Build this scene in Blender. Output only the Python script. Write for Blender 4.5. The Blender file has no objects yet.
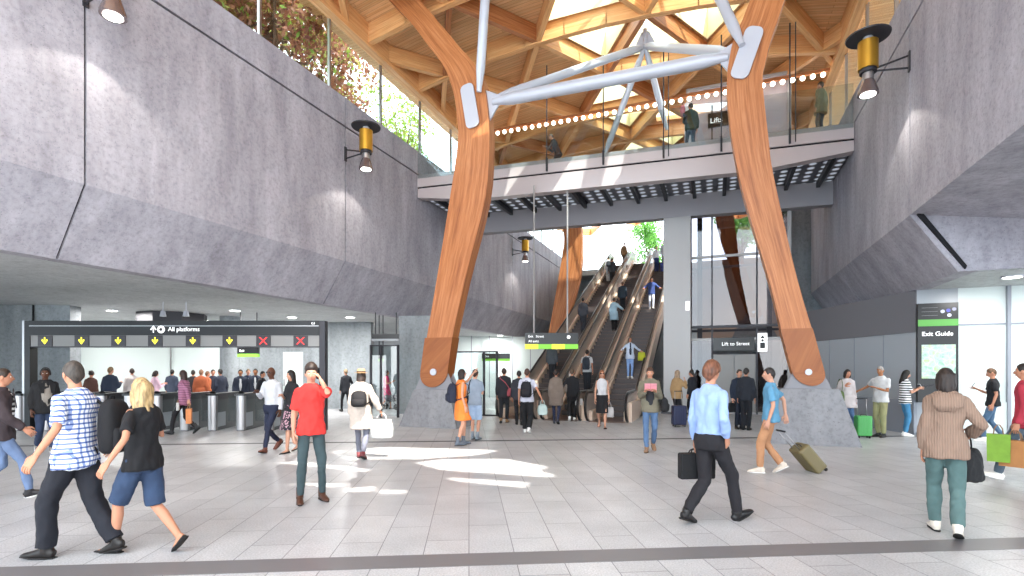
import bpy, bmesh, math, random
from mathutils import Vector, Matrix, noise
random.seed(7)
SC = bpy.context.scene
COL = SC.collection
PI = math.pi
# ---------------------------------------------------------------- camera, sky, sun, exposure
F = 520.0
HZ = 370.0                 # horizon row of the photograph
EYE = 1.7
YAW = math.radians(21.3)   # the hall axis is +Y, the camera looks this far to its left
cam = bpy.data.cameras.new('camera'); camo = bpy.data.objects.new('camera', cam); COL.objects.link(camo)
cam.sensor_width = 36; cam.lens = 36 * F / 1024; cam.shift_y = (HZ - 288) / 1024
cam.clip_end = 400; cam.clip_start = 0.05
camo.location = (0, 0, EYE); camo.rotation_euler = (PI / 2, 0, YAW)
SC.camera = camo
vs = SC.view_settings
vs.view_transform = 'Standard'; vs.look = 'None'; vs.gamma = 1; vs.use_curve_mapping = False
vs.exposure = 1.12
world = bpy.data.worlds.new('sky'); SC.world = world; world.use_nodes = True
wn = world.node_tree; wn.nodes.clear()
wo = wn.nodes.new('ShaderNodeOutputWorld'); wb = wn.nodes.new('ShaderNodeBackground')
wt = wn.nodes.new('ShaderNodeTexCoord'); wz = wn.nodes.new('ShaderNodeTexNoise'); wr = wn.nodes.new('ShaderNodeValToRGB')
wz.inputs['Scale'].default_value = 2.2; wz.inputs['Detail'].default_value = 6
wr.color_ramp.elements[0].position = 0.40; wr.color_ramp.elements[0].color = (0.58, 0.76, 0.90, 1)
wr.color_ramp.elements[1].position = 0.60; wr.color_ramp.elements[1].color = (1, 1, 1, 1)
wn.links.new(wt.outputs['Generated'], wz.inputs['Vector']); wn.links.new(wz.outputs['Fac'], wr.inputs['Fac'])
wn.links.new(wr.outputs['Color'], wb.inputs['Color']); wn.links.new(wb.outputs[0], wo.inputs['Surface'])
wb.inputs['Strength'].default_value = 3.2
SUN = Vector((-0.42, 0.34, -0.84)).normalized()
sl = bpy.data.lights.new('sun', 'SUN'); sl.energy = 7.0; sl.angle = math.radians(0.6); sl.color = (1, 0.95, 0.86)
so = bpy.data.objects.new('sun', sl); COL.objects.link(so)
so.rotation_euler = SUN.to_track_quat('-Z', 'Y').to_euler()

cY, sY = math.cos(YAW), math.sin(YAW)
def W(X, D, z=0.0):                       # camera-aligned ground coordinates to world
    return Vector((X * cY - D * sY, X * sY + D * cY, z))
def P(px, py, D):
    return W((px - 512) / F * D, D, EYE + (HZ - py) / F * D)
def dep(py): return EYE * F / (py - HZ)
def G(px, D, z=0.0): return W((px - 512) / F * D, D, z)
def Py(px, py, y0):                       # pixel ray against the plane y = y0
    k = (px - 512) / F; D = y0 / (k * sY + cY)
    return P(px, py, D)
def Px(px, py, x0):
    k = (px - 512) / F; D = x0 / (k * cY - sY)
    return P(px, py, D)

# ---------------------------------------------------------------- materials
def lin(c):
    return c / 12.92 if c <= 0.04045 else ((c + 0.055) / 1.055) ** 2.4
def rgb(h):
    if isinstance(h, str): h = tuple(int(h[i:i + 2], 16) / 255 for i in (0, 2, 4))
    return tuple(lin(c) for c in h[:3]) + (1.0,)
_M = {}
def mat(name, col, rough=0.6, metal=0.0, emit=0.0, alpha=1.0, trans=0.0, ior=1.45, spec=0.5):
    if name in _M: return _M[name]
    m = bpy.data.materials.new(name); m.use_nodes = True
    b = m.node_tree.nodes['Principled BSDF']; c = rgb(col)
    b.inputs['Base Color'].default_value = c; b.inputs['Roughness'].default_value = rough
    b.inputs['Metallic'].default_value = metal; b.inputs['Alpha'].default_value = alpha
    b.inputs['Transmission Weight'].default_value = trans; b.inputs['IOR'].default_value = ior
    b.inputs['Specular IOR Level'].default_value = spec
    if emit: b.inputs['Emission Color'].default_value = c; b.inputs['Emission Strength'].default_value = emit
    _M[name] = m; return m
def nd(m, t): return m.node_tree.nodes.new('ShaderNode' + t)
def lk(m, a, b): m.node_tree.links.new(a, b)
def coords(m, kind='Object', scale=(1, 1, 1), rot=(0, 0, 0), loc=(0, 0, 0)):
    t = nd(m, 'TexCoord'); p = nd(m, 'Mapping'); lk(m, t.outputs[kind], p.inputs['Vector'])
    p.inputs['Scale'].default_value = scale; p.inputs['Rotation'].default_value = rot; p.inputs['Location'].default_value = loc
    return p.outputs['Vector']
def tex_noise(m, v, s, det=4, rough=0.6):
    n = nd(m, 'TexNoise'); lk(m, v, n.inputs['Vector']); n.inputs['Scale'].default_value = s
    n.inputs['Detail'].default_value = det; n.inputs['Roughness'].default_value = rough
    return n.outputs['Fac']
def ramp(m, f, stops):
    r = nd(m, 'ValToRGB'); lk(m, f, r.inputs['Fac']); e = r.color_ramp.elements
    while len(e) < len(stops): e.new(0.5)
    for i, (p, c) in enumerate(stops): e[i].position = p; e[i].color = rgb(c)
    return r.outputs['Color']
def mix(m, f, a, b, mode='MIX'):
    x = nd(m, 'Mix'); x.data_type = 'RGBA'; x.blend_type = mode
    for s, i in ((f, 0), (a, 6), (b, 7)):
        if hasattr(s, 'links'): lk(m, s, x.inputs[i])
        else: x.inputs[i].default_value = s
    return x.outputs[2]
def setc(m, c, h=None, strength=0.2, dist=0.02):
    b = m.node_tree.nodes['Principled BSDF']; lk(m, c, b.inputs['Base Color'])
    if h is not None:
        bp = nd(m, 'Bump'); bp.inputs['Strength'].default_value = strength; bp.inputs['Distance'].default_value = dist
        lk(m, h, bp.inputs['Height']); lk(m, bp.outputs[0], b.inputs['Normal'])
    return m
def concrete(name, c0, c1, streak=1.0, sc=1.0, rough=0.75):
    m = mat(name, c0, rough)
    a = tex_noise(m, coords(m, scale=(1, 1, 0.25 * streak)), 1.6 * sc, 6, 0.65)
    b = tex_noise(m, coords(m), 11 * sc, 5, 0.7)
    c = ramp(m, a, [(0.3, c0), (0.72, c1)])
    d = ramp(m, b, [(0.25, 'b4b4b4'), (0.5, 'ececec'), (0.8, 'ffffff')])
    pits = ramp(m, tex_noise(m, coords(m), 42 * sc, 1, 0.5), [(0.27, '8c8c8c'), (0.32, 'ffffff')])
    e = mix(m, 0.75, c, d, 'MULTIPLY'); e = mix(m, 0.5, e, pits, 'MULTIPLY')
    return setc(m, e, b, 0.25, 0.02)
def wood(name, c0, c1, c2, scale=1.0, rough=0.45, boards=0.0):
    m = mat(name, c1, rough)
    v = coords(m, 'UV', scale=(0.35 * scale, 9 * scale, 1))
    a = tex_noise(m, v, 1.5, 6, 0.65); b = tex_noise(m, coords(m, 'UV', scale=(1.2, 55, 1)), 1.3, 3, 0.6)
    c = ramp(m, a, [(0.3, c0), (0.5, c1), (0.72, c2)])
    c = mix(m, 0.35, c, ramp(m, b, [(0.3, 'a89080'), (0.6, 'ffffff')]), 'MULTIPLY')
    if boards:
        w = nd(m, 'TexBrick'); lk(m, coords(m, 'UV'), w.inputs['Vector'])
        w.inputs['Color1'].default_value = (1, 1, 1, 1); w.inputs['Color2'].default_value = (0.8, 0.78, 0.76, 1)
        w.inputs['Mortar'].default_value = (0.55, 0.42, 0.32, 1); w.inputs['Scale'].default_value = 1
        w.inputs['Brick Width'].default_value = 3.5; w.inputs['Row Height'].default_value = boards
        w.inputs['Mortar Size'].default_value = 0.008; w.inputs['Bias'].default_value = 0
        c = mix(m, 0.8, c, w.outputs['Color'], 'MULTIPLY')
    return setc(m, c, b, 0.1, 0.01)
def leafmat(name, col):
    m = mat(name, col, 0.5); b = m.node_tree.nodes['Principled BSDF']
    c = ramp(m, tex_noise(m, coords(m), 3, 2), [(0.3, col), (0.7, tuple(min(1, int(col[i:i + 2], 16) / 255 * 1.35) for i in (0, 2, 4)))])
    lk(m, c, b.inputs['Base Color']); b.inputs['Subsurface Weight'].default_value = 0.0
    tr = nd(m, 'BsdfTranslucent'); lk(m, c, tr.inputs['Color']); mx = nd(m, 'MixShader'); mx.inputs[0].default_value = 0.45
    o = m.node_tree.nodes['Material Output']; lk(m, b.outputs[0], mx.inputs[1]); lk(m, tr.outputs[0], mx.inputs[2]); lk(m, mx.outputs[0], o.inputs['Surface'])
    return m
def glass(name, col='f4fafa', refl=0.07, tint=0.93):
    m = bpy.data.materials.new(name); m.use_nodes = True; m.node_tree.nodes.clear(); _M[name] = m
    o = nd(m, 'OutputMaterial'); t = nd(m, 'BsdfTransparent'); g = nd(m, 'BsdfGlossy'); x = nd(m, 'MixShader')
    c = rgb(col); t.inputs['Color'].default_value = tuple(q * tint for q in c[:3]) + (1,)
    g.inputs['Roughness'].default_value = 0.02; x.inputs[0].default_value = refl; lk(m, t.outputs[0], x.inputs[1]); lk(m, g.outputs[0], x.inputs[2])
    lk(m, x.outputs[0], o.inputs['Surface']); return m

M_wall = concrete('wall_concrete', '9a97a0', 'c4c1ca', 1.0, 1.0)
M_cham = concrete('chamfer_concrete', '8e8c92', 'b0aeb5', 1.0, 1.3)
M_soff = concrete('soffit_concrete', 'bcbfc0', 'cfd2d2', 3, 0.8)
M_pier = concrete('pier_concrete', '7f8589', 'a3a9ad', 1, 0.9)
M_ped = concrete('pedestal_concrete', '7d7c80', '99999d', 1, 0.8)
M_white = mat('white_glass_panel', 'd0dad8', 0.25)
M_greyp = mat('grey_wall_panel', '9fa4aa', 0.3)
M_greyd = mat('grey_dado_panel', '8d929b', 0.4)
M_black = mat('black_metal', '17171a', 0.4)
M_dark = mat('dark_metal', '38373c', 0.45, 0.3)
M_joint = mat('dark_joint', '1c1b20', 0.9)
M_steel = mat('brushed_steel', 'a7a5a6', 0.32, 0.85)
M_tube = mat('white_painted_steel', 'bcbfc9', 0.35, 0.1)
M_fasc = mat('pale_metal_fascia', 'c4b9b9', 0.4, 0.15)
M_beam = mat('grey_painted_beam', '99969a', 0.5)
M_col = mat('grey_portal_steel', 'a5a2a1', 0.45, 0.2)
M_brass = mat('brass', 'c89a3a', 0.35, 0.8)
M_bronze = mat('bronze_cladding', 'e0c8b4', 0.35, 0.2)
M_balu = mat('satin_balustrade', 'b8aca4', 0.25, 0.35)
M_bronzed = mat('dark_bronze', '5d4a42', 0.35, 0.5)
M_step = mat('escalator_step_metal', '4a4444', 0.5, 0.4)
M_rubber = mat('handrail_rubber', '1b1818', 0.35)
M_glass = glass('clear_glass'); M_glassd = glass('grey_glass', 'd6cfd2', 0.07, 0.85)
M_lens = mat('lit_lens', 'fffdf5', 0.3, emit=6.0)
M_bulb = mat('lit_globe', 'fff6e4', 0.3, emit=4.0)
M_wood = wood('glulam', '905230', 'b87444', 'cf8f60')
M_woodd = wood('dark_glulam', '8c5330', 'a8683f', 'bb7c50')
M_woodl = wood('larch_beam', 'd3935a', 'e8ac70', 'f2c591')
M_board = wood('ceiling_boards', 'e0a66c', 'efc08c', 'f6d3a4', 1, 0.5, boards=0.14)
M_woodb = wood('timber_end_cap', '84481f', '9b5a2c', 'a96a3a')
M_cream = mat('cream_skylight_lining', 'efe3bd', 0.6)
M_sign = mat('black_sign_face', '141416', 0.3)
M_txt = mat('white_sign_letter', 'f2f2f2', 0.5, emit=0.5)
M_yel = mat('yellow_lit_arrow', 'e8e03a', 0.5, emit=1.0)
M_red = mat('red_lit_cross', 'd82a2a', 0.5, emit=1.0)
M_green = mat('green_sign_strip', '74b83a', 0.5, emit=0.35)
M_lime = mat('lime_sign_strip', 'd8e23e', 0.5, emit=0.35)

# ---------------------------------------------------------------- mesh building
class MB:
    def __init__(s): s.v = []; s.f = []; s.m = []; s.uv = {}; s.mi = 0
    def face(s, idx, uv=None):
        if uv: s.uv[len(s.f)] = uv
        s.f.append(tuple(idx)); s.m.append(s.mi)
    def add(s, vs, fs):
        n = len(s.v); s.v += [Vector(p) for p in vs]
        for f in fs: s.face([n + i for i in f])
        return s
    def box(s, x0, y0, z0, x1, y1, z1):
        return s.add([(x0, y0, z0), (x1, y0, z0), (x1, y1, z0), (x0, y1, z0), (x0, y0, z1), (x1, y0, z1), (x1, y1, z1), (x0, y1, z1)],
                     [(3, 2, 1, 0), (4, 5, 6, 7), (0, 1, 5, 4), (1, 2, 6, 5), (2, 3, 7, 6), (3, 0, 4, 7)])
    def prism(s, pts, vec, uvl=False):                    # closed outline pushed along vec
        pts = [Vector(p) for p in pts]; vec = Vector(vec); k = len(pts); n = len(s.v)
        s.v += pts + [p + vec for p in pts]
        L = [0]
        for i in range(k): L.append(L[-1] + (pts[(i + 1) % k] - pts[i]).length)
        s.face([n + i for i in reversed(range(k))]); s.face([n + k + i for i in range(k)])
        t = vec.length
        for i in range(k):
            j = (i + 1) % k
            s.face((n + i, n + j, n + k + j, n + k + i), [(L[i], 0), (L[i + 1], 0), (L[i + 1], t), (L[i], t)] if uvl else None)
        return s
    def beam(s, a, b, w, h, up=(0, 0, 1)):                # rectangular bar, w across, h along up, top at the line
        a, b, up = Vector(a), Vector(b), Vector(up); d = (b - a).normalized(); r = d.cross(up).normalized() * (w / 2); u = r.cross(d).normalized() * h
        L = (b - a).length; n = len(s.v); o = random.random() * 7
        s.v += [a - r, a + r, a + r - u, a - r - u, b - r, b + r, b + r - u, b - r - u]
        s.face([n + i for i in (3, 2, 1, 0)]); s.face([n + i for i in (4, 5, 6, 7)])
        for i, hh in ((0, w), (1, h), (2, w), (3, h)):
            j = (i + 1) % 4
            s.face((n + i, n + j, n + 4 + j, n + 4 + i), [(o, 0), (o, hh), (o + L, hh), (o + L, 0)])
        return s
    def tube(s, pts, rad, n=12, caps=True, ell=None, up=None):
        pts = [Vector(p) for p in pts]
        if not hasattr(rad, '__len__'): rad = [rad] * len(pts)
        base = len(s.v); prev = None
        for i, p in enumerate(pts):
            d = (pts[min(i + 1, len(pts) - 1)] - pts[max(i - 1, 0)]).normalized()
            if prev is None:
                a = Vector(up) if up else (Vector((0, 0, 1)) if abs(d.z) < 0.9 else Vector((0, 1, 0)))
                x = d.cross(a).normalized()
            else: x = (prev - d * prev.dot(d)).normalized()
            prev = x; y = d.cross(x)
            r = rad[i]; rx, ry = r if hasattr(r, '__len__') else (r, r * (ell or 1))
            for k in range(n):
                t = 2 * PI * k / n; s.v.append(p + x * (rx * math.cos(t)) + y * (ry * math.sin(t)))
        for i in range(len(pts) - 1):
            for k in range(n):
                a = base + i * n + k; b = base + i * n + (k + 1) % n
                s.face((a, b, b + n, a + n))
        if caps:
            s.face([base + k for k in reversed(range(n))]); s.face([base + (len(pts) - 1) * n + k for k in range(n)])
        return s
    def ball(s, c, r, n=12, m=8):
        c = Vector(c); r = r if hasattr(r, '__len__') else (r, r, r); base = len(s.v)
        s.v.append(c + Vector((0, 0, -r[2])))
        for i in range(1, m):
            t = -PI / 2 + PI * i / m
            for k in range(n):
                a = 2 * PI * k / n
                s.v.append(c + Vector((r[0] * math.cos(t) * math.cos(a), r[1] * math.cos(t) * math.sin(a), r[2] * math.sin(t))))
        s.v.append(c + Vector((0, 0, r[2]))); top = len(s.v) - 1
        for k in range(n):
            j = (k + 1) % n; s.face((base, base + 1 + j, base + 1 + k))
            for i in range(m - 2):
                q = base + 1 + i * n; s.face((q + k, q + j, q + n + j, q + n + k))
            q = base + 1 + (m - 2) * n; s.face((q + k, q + j, top))
        return s
    def rings(s, rows, n=16, caps=True, pw=1.0):          # rows of (cx, cy, z, rx, ry): stacked rounded sections
        base = len(s.v)
        for cx, cy, z, rx, ry in rows:
            for k in range(n):
                t = 2 * PI * k / n; c, q = math.cos(t), math.sin(t)
                c = math.copysign(abs(c) ** pw, c); q = math.copysign(abs(q) ** pw, q)
                s.v.append(Vector((cx + rx * c, cy + ry * q, z)))
        for i in range(len(rows) - 1):
            for k in range(n):
                a = base + i * n + k; b = base + i * n + (k + 1) % n; s.face((a, b, b + n, a + n))
        if caps:
            s.face([base + k for k in reversed(range(n))]); s.face([base + (len(rows) - 1) * n + k for k in range(n)])
        return s
    def xf(s, f):
        s.v = [Vector(f(p)) for p in s.v]; return s
    def data(s, name, mats, smooth=False, off=None):
        me = bpy.data.meshes.new(name); o = Vector(off) if off is not None else Vector((0, 0, 0))
        me.from_pydata([tuple(p - o) for p in s.v], [], s.f)
        for m in (mats if isinstance(mats, (list, tuple)) else [mats]): me.materials.append(m)
        for i, p in enumerate(me.polygons): p.material_index = s.m[i]; p.use_smooth = smooth
        if s.uv:
            ul = me.uv_layers.new(name='uv')
            for fi, uvs in s.uv.items():
                for li, q in zip(me.polygons[fi].loop_indices, uvs): ul.data[li].uv = q
        me.validate(); return me
    def build(s, name, mats, parent=None, smooth=False, local=False):
        off = None
        if parent is not None and not local: off = parent.matrix_basis.translation
        me = s.data(name, mats, smooth, off)
        if smooth:
            try: me.set_sharp_from_angle(angle=math.radians(40))
            except Exception: pass
        o = bpy.data.objects.new(name, me); COL.objects.link(o)
        if parent is not None: o.parent = parent
        return o
def empty(name, loc, rz=0.0):
    o = bpy.data.objects.new(name, None); COL.objects.link(o); o.location = loc; o.rotation_euler = (0, 0, rz); o.empty_display_size = 0.2
    return o
def tag(o, label, cat, group=None, kind=None):
    if label: o['label'] = label
    if cat: o['category'] = cat
    if group: o['group'] = group
    if kind: o['kind'] = kind
    return o
def struct(name, mb, m, smooth=False):
    o = mb.build(name, m, None, smooth); o['kind'] = 'structure'; return o
def text_mesh(s, size, ext=0.004):
    cu = bpy.data.curves.new('t', 'FONT'); cu.body = s; cu.size = size; cu.extrude = ext; cu.resolution_u = 3
    o = bpy.data.objects.new('t', cu); COL.objects.link(o); dg = bpy.context.evaluated_depsgraph_get()
    me = bpy.data.meshes.new_from_object(o.evaluated_get(dg)); bpy.data.objects.remove(o); return me
def text(name, s, size, m, origin, right, up, parent):   # letters standing on a face: origin bottom-left, right and up unit vectors
    me = text_mesh(s, size); R = Vector(right).normalized(); U = Vector(up).normalized(); N = R.cross(U); o = Vector(origin)
    off = parent.matrix_basis.translation if parent else Vector((0, 0, 0))
    for v in me.vertices: c = v.co.copy(); v.co = o + R * c.x + U * c.y + N * c.z - off
    me.materials.clear(); me.materials.append(m)
    ob = bpy.data.objects.new(name, me); COL.objects.link(ob); ob.parent = parent; return ob

FR = W(math.cos(math.radians(-4.73)) * -1, 0, 0)   # placeholder, replaced below
_t = math.radians(4.73)
FR = W(math.cos(_t), math.sin(_t)).normalized()     # paving frame: to the right
FF = W(-math.sin(_t), math.cos(_t)).normalized()    # paving frame: forward
FROT = math.atan2(FR.y, FR.x)

XL, XR, XC = -10.75, 3.99, -3.38
ZT, ZG, ZC, ZS = 10.2, 9.3, 5.1, 3.8                # wall top, groove, chamfer top, soffit
CH = 0.85
# ---------------------------------------------------------------- floor
def floor_mat():
    m = mat('granite_paving', 'b9babf', 0.35)
    v = coords(m, rot=(0, 0, -(FROT + PI / 2)))
    br = nd(m, 'TexBrick'); lk(m, v, br.inputs['Vector']); br.offset = 0.5
    br.inputs['Scale'].default_value = 1; br.inputs['Brick Width'].default_value = 0.95; br.inputs['Row Height'].default_value = 0.42
    br.inputs['Mortar Size'].default_value = 0.0045; br.inputs['Mortar Smooth'].default_value = 0.2
    br.inputs['Color1'].default_value = rgb('d0d0d2'); br.inputs['Color2'].default_value = rgb('c3c3c6'); br.inputs['Mortar'].default_value = rgb('77777b')
    g = ramp(m, tex_noise(m, coords(m), 60, 3, 0.7), [(0.3, 'bdbdbd'), (0.62, 'ffffff')])
    g2 = ramp(m, tex_noise(m, coords(m), 1.3, 4, 0.6), [(0.3, 'dedede'), (0.7, 'ffffff')])
    c = mix(m, 0.8, br.outputs['Color'], g, 'MULTIPLY'); c = mix(m, 0.8, c, g2, 'MULTIPLY')
    return setc(m, c, br.outputs['Fac'], -0.15, 0.004)
M_floor = floor_mat()
struct('floor', MB().box(-60, -16, -0.3, 45, 62, 0), M_floor)
def strip(d0, d1, x0, x1, name, m, z=0.004):
    a = FF * d0; b = FF * d1
    pts = [a + FR * x0, a + FR * x1, b + FR * x1, b + FR * x0]
    struct(name, MB().prism([p + Vector((0, 0, -0.02)) for p in pts], (0, 0, 0.02 + z)), m)
M_band = mat('dark_paving_band', '6f6c6e', 0.4)
M_slot = mat('drain_slot', '3c3c40', 0.6)
strip(4.52, 4.83, -16, 14, 'trim_1', M_band, 0.003)
strip(12.42, 12.56, -24, 24, 'trim_2', M_slot, 0.003)

# ---------------------------------------------------------------- atrium walls
def atrium_wall(name, x, sgn, ys):                     # sgn: the side of the solid; panels split at the open joints
    mb = MB()
    g = 0.022
    for a, b in zip(ys[:-1], ys[1:]):
        y0, y1 = a + g, b - g
        prof = [(x, ZG - 0.03), (x, ZC), (x + sgn * CH, ZS), (x + sgn * (CH + 0.35), ZS), (x + sgn * (CH + 0.35), ZG - 0.03)]
        mb.mi = 0; mb.prism([(p[0], y0, p[1]) for p in prof], (0, y1 - y0, 0))
        prof = [(x, ZT), (x, ZG + 0.03), (x + sgn * 0.5, ZG + 0.03), (x + sgn * 0.5, ZT)]
        mb.prism([(p[0], y0, p[1]) for p in prof], (0, y1 - y0, 0))
    mb.mi = 1
    xa, xb = sorted((x + sgn * 0.06, x + sgn * 0.4))
    mb.box(xa, ys[0], ZC + 0.2, xb, ys[-1], ZT - 0.1)
    prof = [(x + sgn * 0.05, ZC), (x + sgn * (CH + 0.05), ZS + 0.03), (x + sgn * (CH + 0.3), ZS + 0.03), (x + sgn * 0.3, ZC + 1)]
    mb.prism([(p[0], ys[0], p[1]) for p in prof], (0, ys[-1] - ys[0], 0))
    return struct(name, mb, [M_wall, M_joint])
atrium_wall('wall_left', XL, -1, [-12.8, -8.36, -1.16, 6.04, 13.24, 20.44, 27.64, 34.84, 42.0, 49.2])
atrium_wall('wall_right', XR, 1, [13.8, 21.0, 26.4])
def near_right():
    mb = MB()
    for a, b in ((-3.5, -0.6), (-0.6, 6.6), (6.6, 13.8)):
        y0, y1 = a + 0.022, b - 0.022
        mb.mi = 0; mb.box(XR, y0, ZC, XR + 0.5, y1, ZG - 0.03); mb.box(XR, y0, ZG + 0.03, XR + 0.5, y1, ZT)
        def low(y):                      # lower edge of the fold: it swings away from the hall towards the camera
            t = (13.8 - y) / 13.8; return XR + CH + 9.0 * t
        if b > 6: p = [(XR, y1, ZC), (XR + CH, y1, ZS), (XR + 9, 13.95, ZS), (XR + 9, y0, 4.6), (XR, y0, ZC)]
        else: p = [(XR, y1, ZC), (XR + 9, y1, 4.6), (XR + 9, y0, 4.6), (XR, y0, ZC)]
        n = len(mb.v); k = len(p); mb.v += [Vector(q) for q in p] + [Vector(q) + Vector((0.3 if q[0] < XR + 0.1 else 0, 0, 0.35)) for q in p]
        for i in range(1, k - 1): mb.face((n, n + i, n + i + 1)); mb.face((n + k, n + k + i + 1, n + k + i))
        for i in range(k): j = (i + 1) % k; mb.face((n + i, n + j, n + k + j, n + k + i))
    mb.mi = 1; mb.box(XR + 0.06, -3.5, ZC + 0.4, XR + 0.4, 13.8, ZT - 0.1)
    mb.prism([(XR + 0.1, 13.7, ZC), (XR + CH + 0.1, 13.7, ZS + 0.04), (XR + CH + 0.12, 13.7, ZS + 0.1), (XR + 0.14, 13.7, ZC + 0.1)], (0, 0.2, 0))
    struct('wall_right_near', mb, [M_wall, M_joint])
near_right()
def ret_wall(name, y, x0, x1):                          # far return of the right wall, with the same chamfer
    prof = [(y, ZT), (y, ZC), (y - CH, ZS), (y - CH - 0.3, ZS), (y - 0.3, ZC), (y - 0.3, ZT)]
    struct(name, MB().prism([(x0, p[0], p[1]) for p in prof], (x1 - x0, 0, 0)), M_wall)
# soffits and the street above them
struct('ceiling_left', MB().box(-46, -12.8, ZS, XL - CH - 0.34, 52, ZS + 0.4), M_soff)
struct('ceiling_right', MB().box(XR + CH + 0.34, 13.96, ZS, 34, 26.4, ZS + 0.4), M_soff)
M_pave = concrete('street_paving', 'aaa8a6', 'c4c2c0', 3, 0.8)
struct('street_slab_left', MB().box(-70, -12.8, 9.9, XL - 0.5, 52, 10.15), M_pave)
struct('street_slab_right', MB().box(XR + 0.5, -8, 9.9, 40, 26.4, 10.15), M_pave)
struct('street_slab_far', MB().box(-40, 38.4, 8.8, 30, 90, 9.2), M_pave)
struct('wall_far_lower', MB().box(XL - 3, 40.5, 0, 16, 41, 8.8), M_pier)

# ---------------------------------------------------------------- left undercroft
def wallseg(name, pxa, Da, pxb, Db, z0, z1, m, th=0.3):
    a, b = G(pxa, Da), G(pxb, Db); d = (b - a).normalized(); n = Vector((-d.y, d.x, 0)) * th
    return struct(name, MB().prism([(a.x, a.y, z0), (b.x, b.y, z0), (b.x + n.x, b.y + n.y, z0), (a.x + n.x, a.y + n.y, z0)], (0, 0, z1 - z0)), m)
wallseg('wall_pier', -60, 16.5, 70, 16.9, 0, ZS, M_pier, 0.5)
wallseg('trim_3', 32, 16.72, 33.2, 16.725, 0, ZS, M_joint, 0.04)
wallseg('wall_back_left', -140, 24.2, 300, 24.2, 0, ZS, M_white)
for i, px in enumerate((79, 170, 262)): wallseg('trim_%d' % (4 + i), px, 24.1, px + 1, 24.1, 0, ZS, M_steel, 0.05)
wallseg('wall_back_concrete', 240, 23.2, 371, 22.7, 0, ZS, M_pier)
wallseg('wall_lobby_back', 360, 31, 450, 30, 0, ZS, M_greyp)
wallseg('wall_behind_column', 399, 20.2, 441, 20.0, 0, ZS, M_pier, 0.5)
wallseg('wall_back_glass', 436, 32, 640, 34, 0, ZS, M_white)
for i, px in enumerate((452, 471, 489, 512, 530, 548)): wallseg('trim_%d' % (10 + i), px, 31.9, px + 0.8, 31.9, 0, ZS, M_greyd, 0.05)
wallseg('wall_far_left_end', -400, 16, -60, 15, 0, ZS, M_pier)
# door in the concrete wall
a, b = G(283, 23.0), G(303, 22.95)
dm = MB().prism([(a.x, a.y, 0), (b.x, b.y, 0), (b.x, b.y, 2.5), (a.x, a.y, 2.5)], FF * 0.08)
d = struct('door_1', dm, M_white)
hm = MB().box(a.x + 0.1, a.y - 0.08, 1.0, a.x + 0.14, a.y - 0.02, 1.3); h = hm.build('door_handle', M_steel, d)
# round concrete column
c = G(230, 20.5)
ob = struct('wall_round_pillar', MB().tube([(c.x, c.y, 0), (c.x, c.y, ZS)], 0.36, 24), M_pier, True)
# glass screen with frames by the column (between 370 and 400)
def glass_screen(name, label, segs, Ds, z1, rails, group=None):
    pts = [G(px, D) for px, D in zip(segs, Ds)]
    root = empty(name, pts[0]); tag(root, label, 'glass screen', group)
    for a, b in zip(pts[:-1], pts[1:]):
        d = (b - a).normalized(); n = Vector((-d.y, d.x, 0)) * 0.012
        MB().prism([(a.x, a.y, 0.05), (b.x, b.y, 0.05), (b.x + n.x, b.y + n.y, 0.05), (a.x + n.x, a.y + n.y, 0.05)], (0, 0, z1 - 0.1)).build('glass_panel', M_glass, root)
    for p in pts: MB().box(p.x - 0.035, p.y - 0.035, 0, p.x + 0.035, p.y + 0.035, z1).build('post', M_dark, root)
    for z in rails: 
        a, b = pts[0], pts[-1]; MB().beam((a.x, a.y, z), (b.x, b.y, z), 0.05, 0.05).build('rail', M_dark, root)
    return root
glass_screen('glass_screen', 'glass screen with dark posts left of the left timber column base', (371, 381, 398), (18.6, 18.6, 18.6), 2.6, (2.6,))
glass_screen('glass_screen', 'clear glass screen beside the escalators right of the left timber column', (452, 484, 497), (19.5, 19.3, 19.2), 2.4, (2.4, 0.05))

# ---------------------------------------------------------------- right undercroft
YB = 16.6
XA, XBD = 4.95, 5.82
struct('wall_back_right', MB().box(XA, YB, 0, XBD, YB + 0.3, ZS), M_greyp)
struct('wall_back_right_white', MB().box(XBD, YB, 0, 30, YB + 0.3, ZS), M_white)
struct('wall_dado_white', MB().box(XBD, YB - 0.06, 0, 30, YB, 0.9), M_white)
for i, x in enumerate((6.78, 8.6, 10.6, 13.0)): struct('trim_%d' % (25 + i), MB().box(x, YB - 0.1, 0.0, x + 0.07, YB, ZS), M_greyd)
struct('trim_29', MB().box(XBD, YB - 0.03, 2.84, 30, YB, 2.88), M_greyd)
struct('baseboard_right', MB().box(XA, YB - 0.1, 0, 30, YB, 0.07), M_dark)
def oblique(name, a, b, off, z0, z1, m, th=0.2, t0=0.0, t1=1.0):      # grey wall slanting back under the right overhang
    a, b = Vector(a), Vector(b); d = (b - a); n = Vector((d.y, -d.x)).normalized(); p = a + d * t0 - n * off; q = a + d * t1 - n * off
    return struct(name, MB().prism([(p.x, p.y, z0), (q.x, q.y, z0), (q.x + n.x * th, q.y + n.y * th, z0), (p.x + n.x * th, p.y + n.y * th, z0)], (0, 0, z1 - z0)), m)
OA, OB = (XA, YB), (2.95, 21.75)
oblique('wall_oblique', OA, OB, 0, 0, 2.7, M_greyp)
oblique('wall_oblique_bulkhead', OA, OB, 0.03, 2.7, ZS, mat('bulkhead_grey', '6e6d72', 0.6), 0.5)
oblique('wall_oblique_dado', OA, OB, 0.08, 0, 0.9, M_greyd, 0.08)
for i, t in enumerate((0.22, 0.45, 0.68, 0.9)): oblique('trim_%d' % (21 + i), OA, OB, 0.012, 0.9, 2.7, M_greyd, 0.02, t, t + 0.004)
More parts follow.
